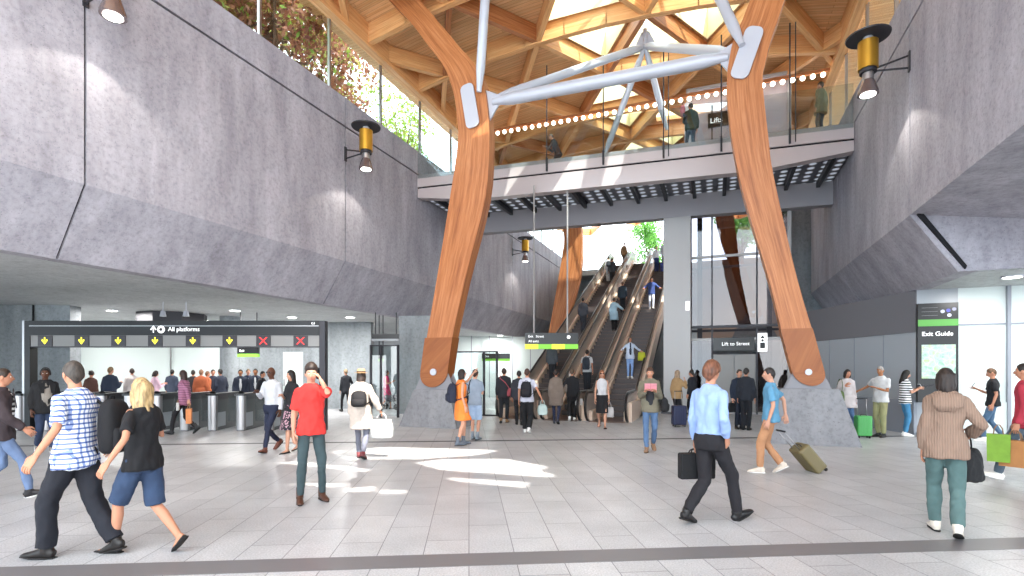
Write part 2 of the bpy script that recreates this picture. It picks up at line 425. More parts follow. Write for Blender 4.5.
struct('wall_end_right', MB().box(3.2, 21.75, 0, 3.5, 26.4, ZS), M_greyp)

# ---------------------------------------------------------------- timber roof
RY0 = 17.4; RS = 3.1; RX0 = -2.1; RW = 3.7
def zr(x):
    t = (x - XC) / 7.37
    return 12.45 + 0.8 * max(0, 1 - t * t)
def node(k, j): return Vector((RX0 + RW * (j + 0.5 * (k % 2)), RY0 + RS * k, 0))
roof = empty('timber_roof', (XC, 17, 12.4)); tag(roof, 'timber lattice canopy of larch beams spanning between both concrete walls, with a skylight', 'roof')
BH = 0.62
far_mb = MB(); n_beam = 0
hexn = {(0, -1), (0, 1), (1, -1), (1, 0), (-1, -1), (-1, 0)}
for k in range(-4, 8):
    y = RY0 + RS * k
    if k >= -4:
        # cross beam following the arch
        xs = [XL] + [XL + (XR - XL) * i / 10 for i in range(1, 10)] + [XR]
        mb = MB() if k <= 7 else far_mb
        for x0, x1 in zip(xs[:-1], xs[1:]): mb.beam((x0, y, zr(x0) + BH), (x1 + 0.01, y, zr(x1) + BH), 0.2, BH)
        if k <= 7: mb.build('cross_beam', M_woodl, roof)
    if k < -4: continue
    # diagonals to the next row
    for j in range(-5, 5):
        a = node(k, j)
        for b in ((node(k + 1, j - 1), node(k + 1, j)) if k % 2 == 0 else (node(k + 1, j), node(k + 1, j + 1))):
            p, q = a.copy(), b.copy()
            if max(p.x, q.x) < XL + 0.3 or min(p.x, q.x) > XR - 0.3: continue
            for u, v in ((p, q), (q, p)):
                if u.x < XL: t = (XL - v.x) / (u.x - v.x); u.xy = (XL, v.y + (u.y - v.y) * t)
                if u.x > XR: t = (XR - v.x) / (u.x - v.x); u.xy = (XR, v.y + (u.y - v.y) * t)
            dd = Vector((q.x - p.x, q.y - p.y, 0)).normalized() * 0.1
            mb = MB() if (k <= 6 and n_beam < 96) else far_mb
            mb.beam((p.x + dd.x, p.y + dd.y, zr(p.x) + BH - 0.02), (q.x - dd.x, q.y - dd.y, zr(q.x) + BH - 0.02), 0.18, BH - 0.06)
            if mb is not far_mb: mb.build('diagonal_beam', M_woodl if (j + k) % 3 else M_wood, roof); n_beam += 1
o = far_mb.build('far_beams', M_woodl, roof); o['kind'] = 'stuff'
for x, nm in ((XL, 'edge_beam'), (XR, 'edge_beam')):
    MB().beam((x, 3, 13.2), (x, 40.5, 13.2), 0.3, 0.85).build(nm, M_woodl, roof)
# boarded deck, curved strips; skylight and light openings are cut through
mb = MB(); X0, X1, NX = XL - 1.2, XR + 5.2, 44
Y0r, Y1r = -3.6, 41.0  # unseen near end and right overhang shaped to admit sky and block sun
def deck(x0, x1, y0, y1, xs):
    for a, b in zip(xs[:-1], xs[1:]):
        za, zb = zr(a) + BH, zr(b) + BH; n = len(mb.v)
        mb.v += [Vector(p) for p in ((a, y0, za), (b, y0, zb), (b, y1, zb), (a, y1, za), (a, y0, za + 0.2), (b, y0, zb + 0.2), (b, y1, zb + 0.2), (a, y1, za + 0.2))]
        uv = [(a, y0), (b, y0), (b, y1), (a, y1)]
        mb.face((n + 3, n + 2, n + 1, n), [uv[3], uv[2], uv[1], uv[0]]); mb.face((n + 4, n + 5, n + 6, n + 7))
        mb.face((n, n + 1, n + 5, n + 4)); mb.face((n + 2, n + 3, n + 7, n + 6))
        if a == xs[0]: mb.face((n + 3, n, n + 4, n + 7))
        if b == xs[-1]: mb.face((n + 1, n + 2, n + 6, n + 5))
deck(X0, X1, Y0r, Y1r, [X0 + (X1 - X0) * i / NX for i in range(NX + 1)])
dk = mb.build('deck_boards', M_board, roof)
bmm = bmesh.new(); bmm.from_mesh(dk.data); bmesh.ops.remove_doubles(bmm, verts=bmm.verts, dist=1e-4); bmm.to_mesh(dk.data); bmm.free()
cut = MB()
HEX = [node(0, 1), node(1, 0), node(1, -1), node(0, -1), node(-1, -1), node(-1, 0)]
hc = node(0, 0)
tri_holes = []
for i in range(6):
    a, b = HEX[i], HEX[(i + 1) % 6]; g3 = (a + b + hc) / 3
    tri_holes.append([g3 + (q - g3) * 0.84 for q in (hc, a, b)])
hc2 = node(2, 0); HEX2 = [node(2, 1), node(3, 0), node(3, -1), node(2, -1), node(1, -1), node(1, 0)]
for i in (2, 3):
    a, b = HEX2[i], HEX2[(i + 1) % 6]; g3 = (a + b + hc2) / 3
    tri_holes.append([g3 + (q - g3) * 0.8 for q in (hc2, a, b)])
hc4 = node(4, 0); HEX4 = [node(4, 1), node(5, 0), node(5, -1), node(4, -1), node(3, -1), node(3, 0)]
for i in (1, 2, 3, 4):
    a, b = HEX4[i], HEX4[(i + 1) % 6]; g3 = (a + b + hc4) / 3
    tri_holes.append([g3 + (q - g3) * 0.75 for q in (hc4, a, b)])
def floor_hole(pts, zt=0.0):                            # light opening whose sun patch falls where the photo shows one
    out = []
    for p in pts:
        zz = 13.7; t = (p.z - zz) / SUN.z; out.append(Vector((p.x - SUN.x * t, p.y - SUN.y * t, 0)))
    return out
def fl(*pp): return [G(px, dep(py)) for px, py in pp]
patches = [fl((413, 462), (440, 458), (500, 457), (562, 468), (540, 474), (440, 469)),
           fl((441, 475), (520, 478), (516, 484), (452, 479)),
           fl((333, 452), (385, 447), (503, 449), (470, 455), (420, 459), (352, 460)),
           fl((270, 463), (300, 462), (372, 469), (366, 472)),
           fl((290, 483), (335, 482), (342, 486), (300, 488)),
           fl((345, 487), (372, 484), (372, 490), (348, 491)),
           fl((375, 488), (398, 487), (405, 491), (380, 492)),
           [Py(470, 150, 13.9), Py(486, 136, 13.9), Py(486, 156, 13.9), Py(468, 160, 13.9)],
           [Py(468, 200, 13.9), Py(474, 196, 13.9), Py(474, 208, 13.9), Py(468, 206, 13.9)]]
patches.append([Vector((-6.9, 28.6, 5.0)), Vector((-2.7, 28.6, 5.0)), Vector((-2.7, 29.7, 5.2)), Vector((-6.9, 29.7, 5.2))])
holes = tri_holes + [floor_hole(p) for p in patches]
for h in holes:
    A = sum(h[i].x * h[(i + 1) % len(h)].y - h[(i + 1) % len(h)].x * h[i].y for i in range(len(h)))
    if A < 0: h.reverse()
    cut.prism([(q.x, q.y, 12.0) for q in h], (0, 0, 3.5))
co = cut.build('cutter', M_black)
md = dk.modifiers.new('b', 'BOOLEAN'); md.object = co; md.solver = 'EXACT'; md.operation = 'DIFFERENCE'
dg = bpy.context.evaluated_depsgraph_get(); nm_ = bpy.data.meshes.new_from_object(dk.evaluated_get(dg)); dk.modifiers.clear(); dk.data = nm_
bpy.data.objects.remove(co)
# skylight shafts, glazing and bars
for h in tri_holes:
    mb = MB(); n = len(h)
    gc = sum(h, Vector((0, 0, 0))) / n
    hi_ = [gc + (q - gc) * 0.965 for q in h]; ho_ = [gc + (q - gc) * 0.995 for q in h]
    for i in range(n):
        j = (i + 1) % n; a, b, c_, d_ = hi_[i], hi_[j], ho_[i], ho_[j]; zz = zr(a.x) + BH - 0.03, zr(b.x) + BH - 0.03
        mb.add([(a.x, a.y, zz[0]), (b.x, b.y, zz[1]), (b.x, b.y, 14.9), (a.x, a.y, 14.9), (c_.x, c_.y, zz[0]), (d_.x, d_.y, zz[1]), (d_.x, d_.y, 14.9), (c_.x, c_.y, 14.9)],
               [(0, 1, 2, 3), (7, 6, 5, 4), (0, 4, 5, 1), (2, 6, 7, 3)])
    lin_o = mb.build('skylight_lining', M_cream, roof)
    g = MB().prism([(q.x, q.y, 14.92) for q in h], (0, 0, 0.02)).build('skylight_glass', M_glass, roof)
    c3 = sum(h, Vector((0, 0, 0))) / 3
    MB().beam((h[0].x, h[0].y, 14.92), ((h[1].x + h[2].x) / 2, (h[1].y + h[2].y) / 2, 14.92), 0.06, 0.08).build('glazing_bar', M_dark, roof)

# ---------------------------------------------------------------- branching timber columns
def column(y0, label, full=True):
    q = math.copysign(1, 1)
    return
EL = [(424, 372), (428, 350), (440, 280), (453, 200), (461, 144), (459, 110), (455, 90), (447, 70), (432, 50), (413, 25), (388, 0)]
ER = [(451, 372), (453, 350), (468, 280), (488, 200), (492, 144), (491, 120), (487, 90), (479, 70), (462, 50), (441, 25), (420, 0)]
RL = [(791, 372), (785, 350), (768, 280), (744, 200), (732, 144), (727, 100), (727, 80), (728, 70), (733, 45), (742, 25), (752, 0)]
RR = [(823, 372), (817, 350), (796, 280), (773, 180), (768, 144), (763, 100), (762, 80), (764, 70), (770, 45), (777, 25), (785, 0)]
def timber_column(y0, EDG, label, dx=0.0, zb=0.0, th=0.4, src_y=14.0, ext=None, sun=False):
    left = [Py(px, py, src_y) for px, py in EDG[0]]; right = [Py(px, py, src_y) for px, py in EDG[1]]
    # extend the arm along its last direction up to the deck
    for side in (left, right):
        d = (side[-1] - side[-3]).normalized()
        t = (13.4 - side[-1].z) / max(d.z, 0.2); t = min(t, 7)
        if t > 0: side.append(side[-1] + d * t)
    dy = y0 - src_y
    for s_ in (left, right):
        for p in s_: p.y += dy; p.x += dx; p.z = zb + p.z * (13.4 - zb) / 13.4
    base = (left[0] + right[0]) / 2
    root = empty('timber_column', (base.x, y0, 0)); tag(root, label, 'column', 'branching timber columns')
    def smooth_path(pts, sub=4):
        out = []
        for i in range(len(pts) - 1):
            p0 = pts[max(i - 1, 0)]; p1 = pts[i]; p2 = pts[i + 1]; p3 = pts[min(i + 2, len(pts) - 1)]
            for s in range(sub):
                t = s / sub
                out.append(0.5 * ((2 * p1) + (-p0 + p2) * t + (2 * p0 - 5 * p1 + 4 * p2 - p3) * t * t + (-p0 + 3 * p1 - 3 * p2 + p3) * t ** 3))
        out.append(pts[-1]); return out
    Ls, Rs = smooth_path(left), smooth_path(right)
    n = len(Ls); mb = MB(); L = 0; rows = []
    for i in range(n):
        if i: L += ((Ls[i] + Rs[i]) / 2 - (Ls[i - 1] + Rs[i - 1]) / 2).length
        rows.append(L)
    for i in range(n):
        for p in (Ls[i], Rs[i]):
            mb.v.append(Vector((p.x, y0 - th / 2, p.z))); mb.v.append(Vector((p.x, y0 + th / 2, p.z)))
    for i in range(n - 1):
        a = 4 * i; b = a + 4; l0, l1 = rows[i], rows[i + 1]
        mb.face((a, a + 2, b + 2, b), [(l0, 0), (l0, 0.8), (l1, 0.8), (l1, 0)])
        mb.face((a + 1, b + 1, b + 3, a + 3), [(l0, 0), (l1, 0), (l1, 0.8), (l0, 0.8)])
        mb.face((a, b, b + 1, a + 1), [(l0, 0), (l1, 0), (l1, 0.5), (l0, 0.5)])
        mb.face((a + 2, a + 3, b + 3, b + 2), [(l0, 0), (l0, 0.5), (l1, 0.5), (l1, 0)])
    e = 4 * (n - 1); mb.face((0, 1, 3, 2)); mb.face((e, e + 2, e + 3, e + 1))
    mb.build('timber_arm', M_wood, root)
    # darker rounded foot with its pin
    a, b = left[0], right[0]; c = (a + b) / 2; r = (b - a).length / 2
    up0 = ((left[1] + right[1]) / 2 - c).normalized()
    sx = (b - a).normalized()
    top = c + up0 * 1.0
    out = [a + up0 * 1.05, a] + [c - sx * (r * math.cos(t)) - up0 * (r * math.sin(t)) for t in [PI * k / 12 for k in range(1, 12)]] + [b, b + up0 * 1.05]
    k = 0.025
    MB().prism([(p.x, y0 - th / 2 - k, p.z) for p in reversed(out)], (0, th + 2 * k, 0), True).build('rounded_foot', M_woodb, root)
    MB().tube([(c.x, y0 - th / 2 - 0.07, c.z), (c.x, y0 + th / 2 + 0.07, c.z)], r * 0.22, 20).build('pin', M_tube, root, True)
    # cradle plates and concrete pedestal
    zt = c.z - r * 1.02
    for s_ in (-1, 1):
        mb = MB(); yy = y0 + s_ * 0.14
        pts = [c + Vector((-r * 1.5, 0, -r * 1.3)), c + Vector((r * 1.5, 0, -r * 1.3)), c + Vector((r * 0.9, 0, 0.1 * r)), c + Vector((-r * 0.9, 0, 0.1 * r))]
        mb.prism([(p.x, yy, p.z) for p in pts], (0, 0.025 * s_, 0)).build('cradle_plate', mat('cradle_grey', '8d8c91', 0.6), root)
    mb = MB()
    z1 = zt - 0.05; w1, w0 = 0.6, 0.98; d1, d0 = 0.38, 0.62
    mb.add([(c.x - w0, y0 - d0, zb), (c.x + w0, y0 - d0, zb), (c.x + w0, y0 + d0, zb), (c.x - w0, y0 + d0, zb),
            (c.x - w1, y0 - d1, z1), (c.x + w1, y0 - d1, z1), (c.x + w1, y0 + d1, z1), (c.x - w1, y0 + d1, z1)],
           [(3, 2, 1, 0), (4, 5, 6, 7), (0, 1, 5, 4), (1, 2, 6, 5), (2, 3, 7, 6), (3, 0, 4, 7)])
    mb.build('concrete_pedestal', M_ped, root)
    return root, Ls, Rs
LE = (EL, ER); RE = (RL, RR)
colL, l1, l2 = timber_column(14.0, LE, 'curved glulam column on a concrete pedestal, left of the escalators')
colR, r1, r2 = timber_column(14.0, RE, 'curved glulam column on a concrete pedestal, nearest the lift and suitcase man')
timber_column(27.4, LE, 'far glulam column rising behind the left escalator', -0.5)
timber_column(27.4, RE, 'far glulam column seen through the glass lift shaft', -0.3, 3.2)
struct('wall_raised_plinth', MB().box(-0.9, 26.61, 0, 4.6, 29.6, 3.2), M_pier)
# node plates and white tubes
def rounded_plate(px0, py0, px1, py1, w, y, th=0.05):
    a = Py(px0, py0, y); b = Py(px1, py1, y); d = (b - a).normalized(); s = Vector((d.z, 0, -d.x)); pts = []
    r = w * 0.35
    for (cx, cz, t0) in ((b - d * r, s * (w / 2 - r), 0), (b - d * r, -s * (w / 2 - r), 1), (a + d * r, -s * (w / 2 - r), 2), (a + d * r, s * (w / 2 - r), 3)):
        for k in range(6):
            t = t0 * PI / 2 + k * PI / 10
            pts.append(cx + cz + s * (r * math.cos(t)) + d * (r * math.sin(t)))
    return pts
for root, a, b, sgn in ((colL, (473, 127), (466, 84), 1), (colR, (738, 78), (756, 26), -1)):
    pts = rounded_plate(a[0], a[1], b[0], b[1], 0.42, 13.72)
    MB().prism(list(reversed(pts)), (0, 0.04, 0)).build('node_plate', M_tube, root)
def tube_obj(name, parent, p, q, r, taper=True):
    p, q = Vector(p), Vector(q); d = (q - p).normalized(); L = (q - p).length
    if taper: pts = [p, p + d * 0.12, p + d * 0.6, q - d * 0.6, q - d * 0.12, q]; rad = [r * 0.55, r * 0.6, r, r, r * 0.6, r * 0.55]
    else: pts = [p, q]; rad = [r, r]
    return MB().tube(pts, rad, 16).build(name, M_tube, parent, True)
br = empty('steel_bracing', (XC, 14, 9)); tag(br, 'white tubular steel struts linking both timber columns to the canopy', 'bracing')
nL, nR = Py(493, 102, 13.9), Py(728, 57, 13.9)
tube_obj('horizontal_tube', br, nL, nR, 0.17)
apex = P(645, 46, 18.0)
tube_obj('strut', br, Py(495, 98, 14.0), apex, 0.13); tube_obj('strut', br, Py(730, 52, 14.0), apex, 0.13)
tube_obj('hanger', br, Py(479, 92, 13.65), P(487, -30, 14.2), 0.13); tube_obj('hanger', br, Py(742, 45, 13.65), P(702, -40, 13.6), 0.13)
tube_obj('v_strut', br, apex, P(604, 156, 19.3), 0.11); tube_obj('v_strut', br, apex, P(667, 130, 18.8), 0.11)
MB().prism([apex + Vector((-0.45, 0, -0.15)), apex + Vector((0.45, 0, -0.15)), apex + Vector((0.12, 0, 0.5)), apex + Vector((-0.12, 0, 0.5))], (0, 0.06, 0)).build('apex_plate', M_tube, br)
MB().tube([apex, (apex.x, apex.y, 13.5)], 0.07, 12).build('apex_rod', M_tube, br, True)
for p, s_ in ((nL, 1), (nR, -1)):
    q = [p + Vector((0.32 * s_, 0, 0.1)), p + Vector((-0.28 * s_, 0, 0.42)), p + Vector((-0.28 * s_, 0, -0.75))]
    if s_ < 0: q.reverse()
    MB().prism(q, (0, 0.06, 0)).build('gusset_plate', M_tube, br)

# ---------------------------------------------------------------- bridge
bridge = empty('footbridge', (XC, 18.4, 8)); tag(bridge, 'pale metal footbridge crossing above the escalators between the concrete walls', 'bridge')
def bry(x): return 17.45 + (x - XL) / (XR - XL) * 1.15
xa, xb = XL + 0.02, XR - 0.02
def bar(x0, x1, y_off, w, z0, z1, name, m, zl=None):
    mb = MB(); y0, y1 = bry(x0) + y_off, bry(x1) + y_off; za = z0 if zl is None else zl
    mb.add([(x0, y0, za), (x1, y1, z0), (x1, y1 + w, z0), (x0, y0 + w, za), (x0, y0, z1), (x1, y1, z1), (x1, y1 + w, z1), (x0, y0 + w, z1)],
           [(3, 2, 1, 0), (4, 5, 6, 7), (0, 1, 5, 4), (1, 2, 6, 5), (2, 3, 7, 6), (3, 0, 4, 7)])
    return mb.build(name, m, bridge)
xm = XL + 2.2
bar(xm, xb - 2.6, 0, 0.35, 8.1, 8.72, 'fascia_lower', M_fasc); bar(xa, xm, 0, 0.35, 8.1, 8.72, 'fascia_lower', M_fasc, zl=8.38)
mb_ = MB(); 
o = bar(xb - 2.6, xb, 0, 0.35, 8.4, 8.72, 'fascia_lower', M_fasc, zl=8.1)
bar(xa, xb, 0.03, 0.3, 8.72, 8.78, 'shadow_gap', M_joint)
bar(xa, xb, -0.02, 0.3, 8.78, 9.25, 'fascia_upper', M_fasc)
bar(xa, xb, 0.25, 3.35, 8.9, 9.15, 'deck_slab', M_beam)
bar(xa, xb, 3.0, 0.4, 7.65, 8.5, 'rear_beam', M_beam)
bar(xa, xb, 3.55, 0.25, 8.9, 9.25, 'rear_edge', M_fasc)
def perf_glow_mat():  # pale glowing spots painted in for daylight through the perforations
    m = mat('perforated_glow_soffit', '6a6c72', 0.35, 0.5)
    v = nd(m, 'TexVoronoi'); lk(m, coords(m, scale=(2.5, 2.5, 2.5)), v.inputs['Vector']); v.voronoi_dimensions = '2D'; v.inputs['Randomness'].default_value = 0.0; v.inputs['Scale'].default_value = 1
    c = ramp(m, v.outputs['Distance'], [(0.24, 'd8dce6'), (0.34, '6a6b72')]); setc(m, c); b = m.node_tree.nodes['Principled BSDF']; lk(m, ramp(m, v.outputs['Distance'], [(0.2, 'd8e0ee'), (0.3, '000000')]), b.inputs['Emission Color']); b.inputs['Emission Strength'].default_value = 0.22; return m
bar(xa, xb, 0.35, 2.7, 8.5, 8.55, 'perforated_glow_soffit', perf_glow_mat())
for i in range(18):
    x = xa + 0.5 + i * 1.05
    if x > xb - 0.2: break
    MB().box(x, bry(x) + 0.33, 8.3, x + 0.12, bry(x) + 3.02, 8.5).build('soffit_rib', M_black, bridge)
gx = [xa, -8.2, -5.6, -3.6, -1.6, 0.2, 2.2, xb]
for a_, b_ in zip(gx[:-1], gx[1:]):
    bar(a_ + 0.03, b_ - 0.03, -0.05, 0.015, 9.1, 10.45, 'balustrade_glass', M_glass)
for x in gx[1:-1]:
    MB().tube([(x, bry(x) - 0.06, 8.85), (x, bry(x) - 0.06, 12.6)], 0.022, 8).build('tie_rod', M_dark, bridge, True)
    MB().box(x - 0.03, bry(x) - 0.1, 8.82, x + 0.03, bry(x), 9.3).build('rod_bracket', M_dark, bridge)
for x in (gx[1], gx[4], gx[6]):
    MB().tube([(x + 0.16, bry(x) - 0.06, 8.85), (x + 0.16, bry(x) - 0.06, 12.6)], 0.016, 8).build('tie_rod', M_dark, bridge, True)

# ---------------------------------------------------------------- lift shaft and grey portal column
lift = empty('lift_shaft', (0.7, 22, 0)); tag(lift, 'tall glass lift shaft with steel frame behind the right timber column', 'lift')
lx0, lx1, ly0, ly1 = -1.0, 2.6, 21.9, 24.2
for x, y in ((lx0, ly0), (lx1, ly0), (lx0, ly1), (lx1, ly1)): MB().box(x - 0.06, y - 0.06, 0, x + 0.06, y + 0.06, 12.9).build('corner_post', M_col, lift)
for x in (lx0 + 0.9, lx0 + 2.5): MB().box(x - 0.03, ly0 - 0.04, 0, x + 0.03, ly0 + 0.04, 12.1).build('mullion', M_dark, lift)
for z in (0.08, 2.95, 3.45, 6.2, 9.2, 12.9):
    mb = MB()
    for (x0, y0, x1, y1) in ((lx0, ly0, lx1, ly0), (lx0, ly1, lx1, ly1), (lx0, ly0, lx0, ly1), (lx1, ly0, lx1, ly1)):
        mb.beam((x0, y0, z), (x1, y1, z), 0.07, 0.1)
    mb.build('ring_beam', M_col if z != 3.45 else M_dark, lift)
M_pale = mat('pale_lift_glass', 'ddd2da', 0.15, alpha=0.38)
for z0, z1 in ((3.45, 6.1), (6.2, 9.1)): MB().box(lx0, ly0 - 0.01, z0, lx1, ly0 + 0.01, z1).build('front_glass', M_glassd, lift)
MB().box(lx0, ly0 - 0.01, 9.3, lx1, ly0 + 0.01, 12.85).build('front_glass', M_pale, lift); MB().box(lx0 - 0.01, ly0, 9.3, lx0 + 0.01, ly1, 12.85).build('side_glass', M_pale, lift); MB().box(lx1 - 0.01, ly0, 9.3, lx1 + 0.01, ly1, 12.85).build('side_glass', M_pale, lift)
for z0, z1 in ((0.1, 6.1), (6.2, 9.2)):
    MB().box(lx0 - 0.01, ly0, z0, lx0 + 0.01, ly1, z1).build('side_glass', M_glassd, lift); MB().box(lx1 - 0.01, ly0, z0, lx1 + 0.01, ly1, z1).build('side_glass', M_glassd, lift)
for x0, x1 in ((lx0 + 0.05, lx0 + 0.87), (lx0 + 2.53, lx1 - 0.05)): MB().box(x0, ly0 - 0.01, 0.1, x1, ly0 + 0.01, 2.9).build('side_light', M_glassd, lift)
M_door = mat('lift_door', '8a8784', 0.4, 0.1)
for x0, x1 in ((lx0 + 0.95, lx0 + 1.69), (lx0 + 1.71, lx0 + 2.45)):
    d = MB().box(x0, ly0, 0.05, x1, ly0 + 0.05, 2.3).build('door', M_door, lift)
    MB().box(x0 + 0.12, ly0 - 0.01, 0.4, x1 - 0.12, ly0 + 0.02, 2.1).build('door_glass', M_glassd, d)
MB().box(lx0 + 0.3, ly1 - 0.35, 0, lx0 + 0.5, ly1 - 0.2, 12).build('guide_rail', M_dark, lift); MB().box(lx1 - 0.6, ly1 - 0.35, 0, lx1 - 0.4, ly1 - 0.2, 12).build('guide_rail', M_dark, lift)
s = MB().box(lx0 + 0.95, ly0 - 0.1, 2.45, lx0 + 2.4, ly0 - 0.04, 2.95).build('lift_sign', M_sign, lift)
def sub_text(parent, root, *a):
    t = text('sign_text', *a, root); t.parent = parent; return t
sub_text(s, lift, 'Lift to Street', 0.19, M_txt, (lx0 + 1.25, ly0 - 0.105, 2.65), (1, 0, 0), (0, 0, 1))
s = MB().box(lx0 + 2.52, ly0 - 0.12, 2.4, lx0 + 2.85, ly0 - 0.05, 3.1).build('lift_symbol_sign', M_txt, lift)
sy = MB().box(lx0 + 2.6, ly0 - 0.13, 2.52, lx0 + 2.77, ly0 - 0.12, 2.74); sy.ball((lx0 + 2.685, ly0 - 0.13, 2.82), (0.045, 0.008, 0.045)); sy.prism([(lx0 + 2.6, ly0 - 0.13, 2.9), (lx0 + 2.77, ly0 - 0.13, 2.9), (lx0 + 2.685, ly0 - 0.13, 3.02)], (0, 0.01, 0))
sy.build('lift_symbol', M_black, s, False, True).location = (-lift.location.x, -lift.location.y, 0)
MB().box(lx0 + 0.1, ly1 - 0.1, 9.25, lx1 - 0.1, ly1 - 0.05, 12.8).build('back_panel', mat('pale_back_panel', 'c9bfc6', 0.3), lift)
MB().box(lx0 - 0.12, ly0 - 0.14, 9.15, lx0 + 0.14, ly0 - 0.06, 12.3).build('white_post_cover', M_tube, lift)
s = MB().box(-0.25, ly0 - 0.1, 11.2, 0.55, ly0 - 0.04, 11.75).build('upper_sign', M_sign, lift)
sub_text(s, lift, 'Lifts', 0.27, M_txt, (-0.17, ly0 - 0.105, 11.36), (1, 0, 0), (0, 0, 1))
pc = empty('portal_column', (-1.37, 21.4, 0)); tag(pc, 'square grey steel portal column between escalators and lift', 'column')
MB().box(-1.87, 21.15, 0.03, -0.87, 21.65, 7.64).build('shaft', M_col, pc); MB().box(-1.95, 21.05, 0, -0.8, 21.75, 0.06).build('base_plate', M_dark, pc)
p = Vector((-0.85, 20.9, 0)); MB().box(-1.05, 21.13, 4.0, -0.9, 21.15, 4.35).build('notice_plate', M_txt, pc)
struct('wall_lift_back', MB().box(-0.9, 30.0, 0, 5.5, 30.2, 7.6), mat('reflected_brown', 'a0887a', 0.4))  # brown stands in for warm timber reflections in the lift glass
struct('wall_far_right', MB().box(2.9, 26.42, 0, 5.5, 26.6, 9.2), M_pier)

# ---------------------------------------------------------------- escalators
EX = [-7.2, -5.63, -4.06, -2.5]
EY0, EY1, EY2, EY3 = 18.9, 28.35, 28.35, 37.8        # foot, middle and head of the incline
def ez(y):
    if y < EY0: return 0.0
    if y < EY1: return (y - EY0) * 4.6 / (EY1 - EY0)
    if y < EY3: return 4.6 + (y - EY2) * 4.6 / (EY3 - EY2)
    return 9.2
YB0 = 17.1
ypts = [YB0, EY0, EY0 + 0.3, EY1, EY3 - 0.3, EY3, EY3 + 1.6]
def balustrade(x, w=0.03):
    top, bot = [], []
    mb = MB(); y0 = YB0
    prof = [(y, ez(y) + 0.92) for y in ypts] + [(y, ez(y) - 0.3 if y > EY0 else 0.0) for y in reversed(ypts)]
    # rounded newel
    nose = [(YB0 - 0.42 * math.sin(t), 0.46 - 0.46 * math.cos(t)) for t in [PI * k / 10 for k in range(1, 10)]]
    prof += nose
    return mb.prism([(x - w / 2, y, z) for y, z in prof], (w, 0, 0))
lab = ['left escalator, busiest with climbing commuters, nearest the concrete wall', 'middle escalator between two broad bronze balustrades', 'right escalator, beside the grey portal column']
for i in range(3):
    x0, x1 = EX[i], EX[i + 1]
    r = empty('escalator', ((x0 + x1) / 2, EY0, 0)); tag(r, lab[i], 'escalator', 'bank of three escalators')
    mb = MB(); y = EY0; rise = 4.5 / 24; go = (EY1 - EY0) / 24
    def stair(ya, yb, za, zb, n):
        for k in range(n):
            a = ya + (yb - ya) * k / n; b = ya + (yb - ya) * (k + 1) / n; z = za + (zb - za) * (k + 1) / n
            mb.box(x0 + 0.27, a, z - 0.5 if z > 0.5 else 0, x1 - 0.27, b + 0.02, z)
            mb.mi = 1; mb.box(x0 + 0.27, a - 0.004, z - 0.015, x1 - 0.27, a + 0.03, z + 0.004); mb.mi = 0
    stair(EY0, EY1, 0, 4.6, 24); stair(EY2, EY3, 4.6, 9.2, 25)
    mb.build('step_band', [M_step, M_bronzed], r)
    MB().box(x0 + 0.2, YB0 - 0.3, 0.0, x1 - 0.2, EY0 + 0.05, 0.02).build('comb_plate', M_bronzed, r)
    MB().box(x0 + 0.1, EY3, 8.9, x1 - 0.1, EY3 + 1.6, 9.21).build('top_plate', M_bronzed, r)
    for s_, xx in ((1, x0 + 0.13), (-1, x1 - 0.13)):
        b = balustrade(xx).build('balustrade', M_balu, r)
        # bronze decking strip either side of the panel and the skirt
        mb = MB()
        dk_ = [(y, ez(y) + 0.34) for y in ypts]
        for (ya, za), (yb, zb) in zip(dk_[:-1], dk_[1:]):
            w0, w1 = (xx + 0.02, xx + 0.13) if s_ > 0 else (xx - 0.13, xx - 0.02)
            mb.add([(w0, ya, za - 0.5), (w1, ya, za - 0.5), (w1, yb, zb - 0.5), (w0, yb, zb - 0.5), (w0, ya, za), (w1, ya, za), (w1, yb, zb), (w0, yb, zb)],
                   [(3, 2, 1, 0), (4, 5, 6, 7), (0, 1, 5, 4), (1, 2, 6, 5), (2, 3, 7, 6), (3, 0, 4, 7)])
        mb.xf(lambda p: (p.x, p.y, max(p.z, 0.0))).build('inner_decking', M_bronze, r)
        mb = MB()
        for (ya, za), (yb, zb) in zip(dk_[:-1], dk_[1:]):
            w0, w1 = (xx - 0.13, xx - 0.02) if s_ > 0 else (xx + 0.02, xx + 0.13); za += 0.3; zb += 0.3
            mb.add([(w0, ya, za - 0.8), (w1, ya, za - 0.8), (w1, yb, zb - 0.8), (w0, yb, zb - 0.8), (w0, ya, za), (w1, ya, za), (w1, yb, zb), (w0, yb, zb)],
                   [(3, 2, 1, 0), (4, 5, 6, 7), (0, 1, 5, 4), (1, 2, 6, 5), (2, 3, 7, 6), (3, 0, 4, 7)])
        mb.xf(lambda p: (p.x, p.y, max(p.z, 0.0))).build('outer_decking', M_bronze, r)
        path = [(xx, YB0 + 0.5, 0.05)] + [(xx, YB0 - 0.46 * math.sin(t), 0.5 - 0.47 * math.cos(t)) for t in [PI * k / 12 for k in range(0, 13)]] + [(xx, y, ez(y) + 0.97) for y in ypts[1:]]
        MB().tube(path, 0.045, 8).build('handrail', M_rubber, r, True)
struct('wall_escalator_truss', MB().prism([(EX[0], EY0, 0), (EX[0], EY1, 4.0), (EX[0], EY3, 8.6), (EX[0], EY3 + 2, 8.6), (EX[0], EY3 + 2, 0)], (EX[3] - EX[0], 0, 0)), M_dark)

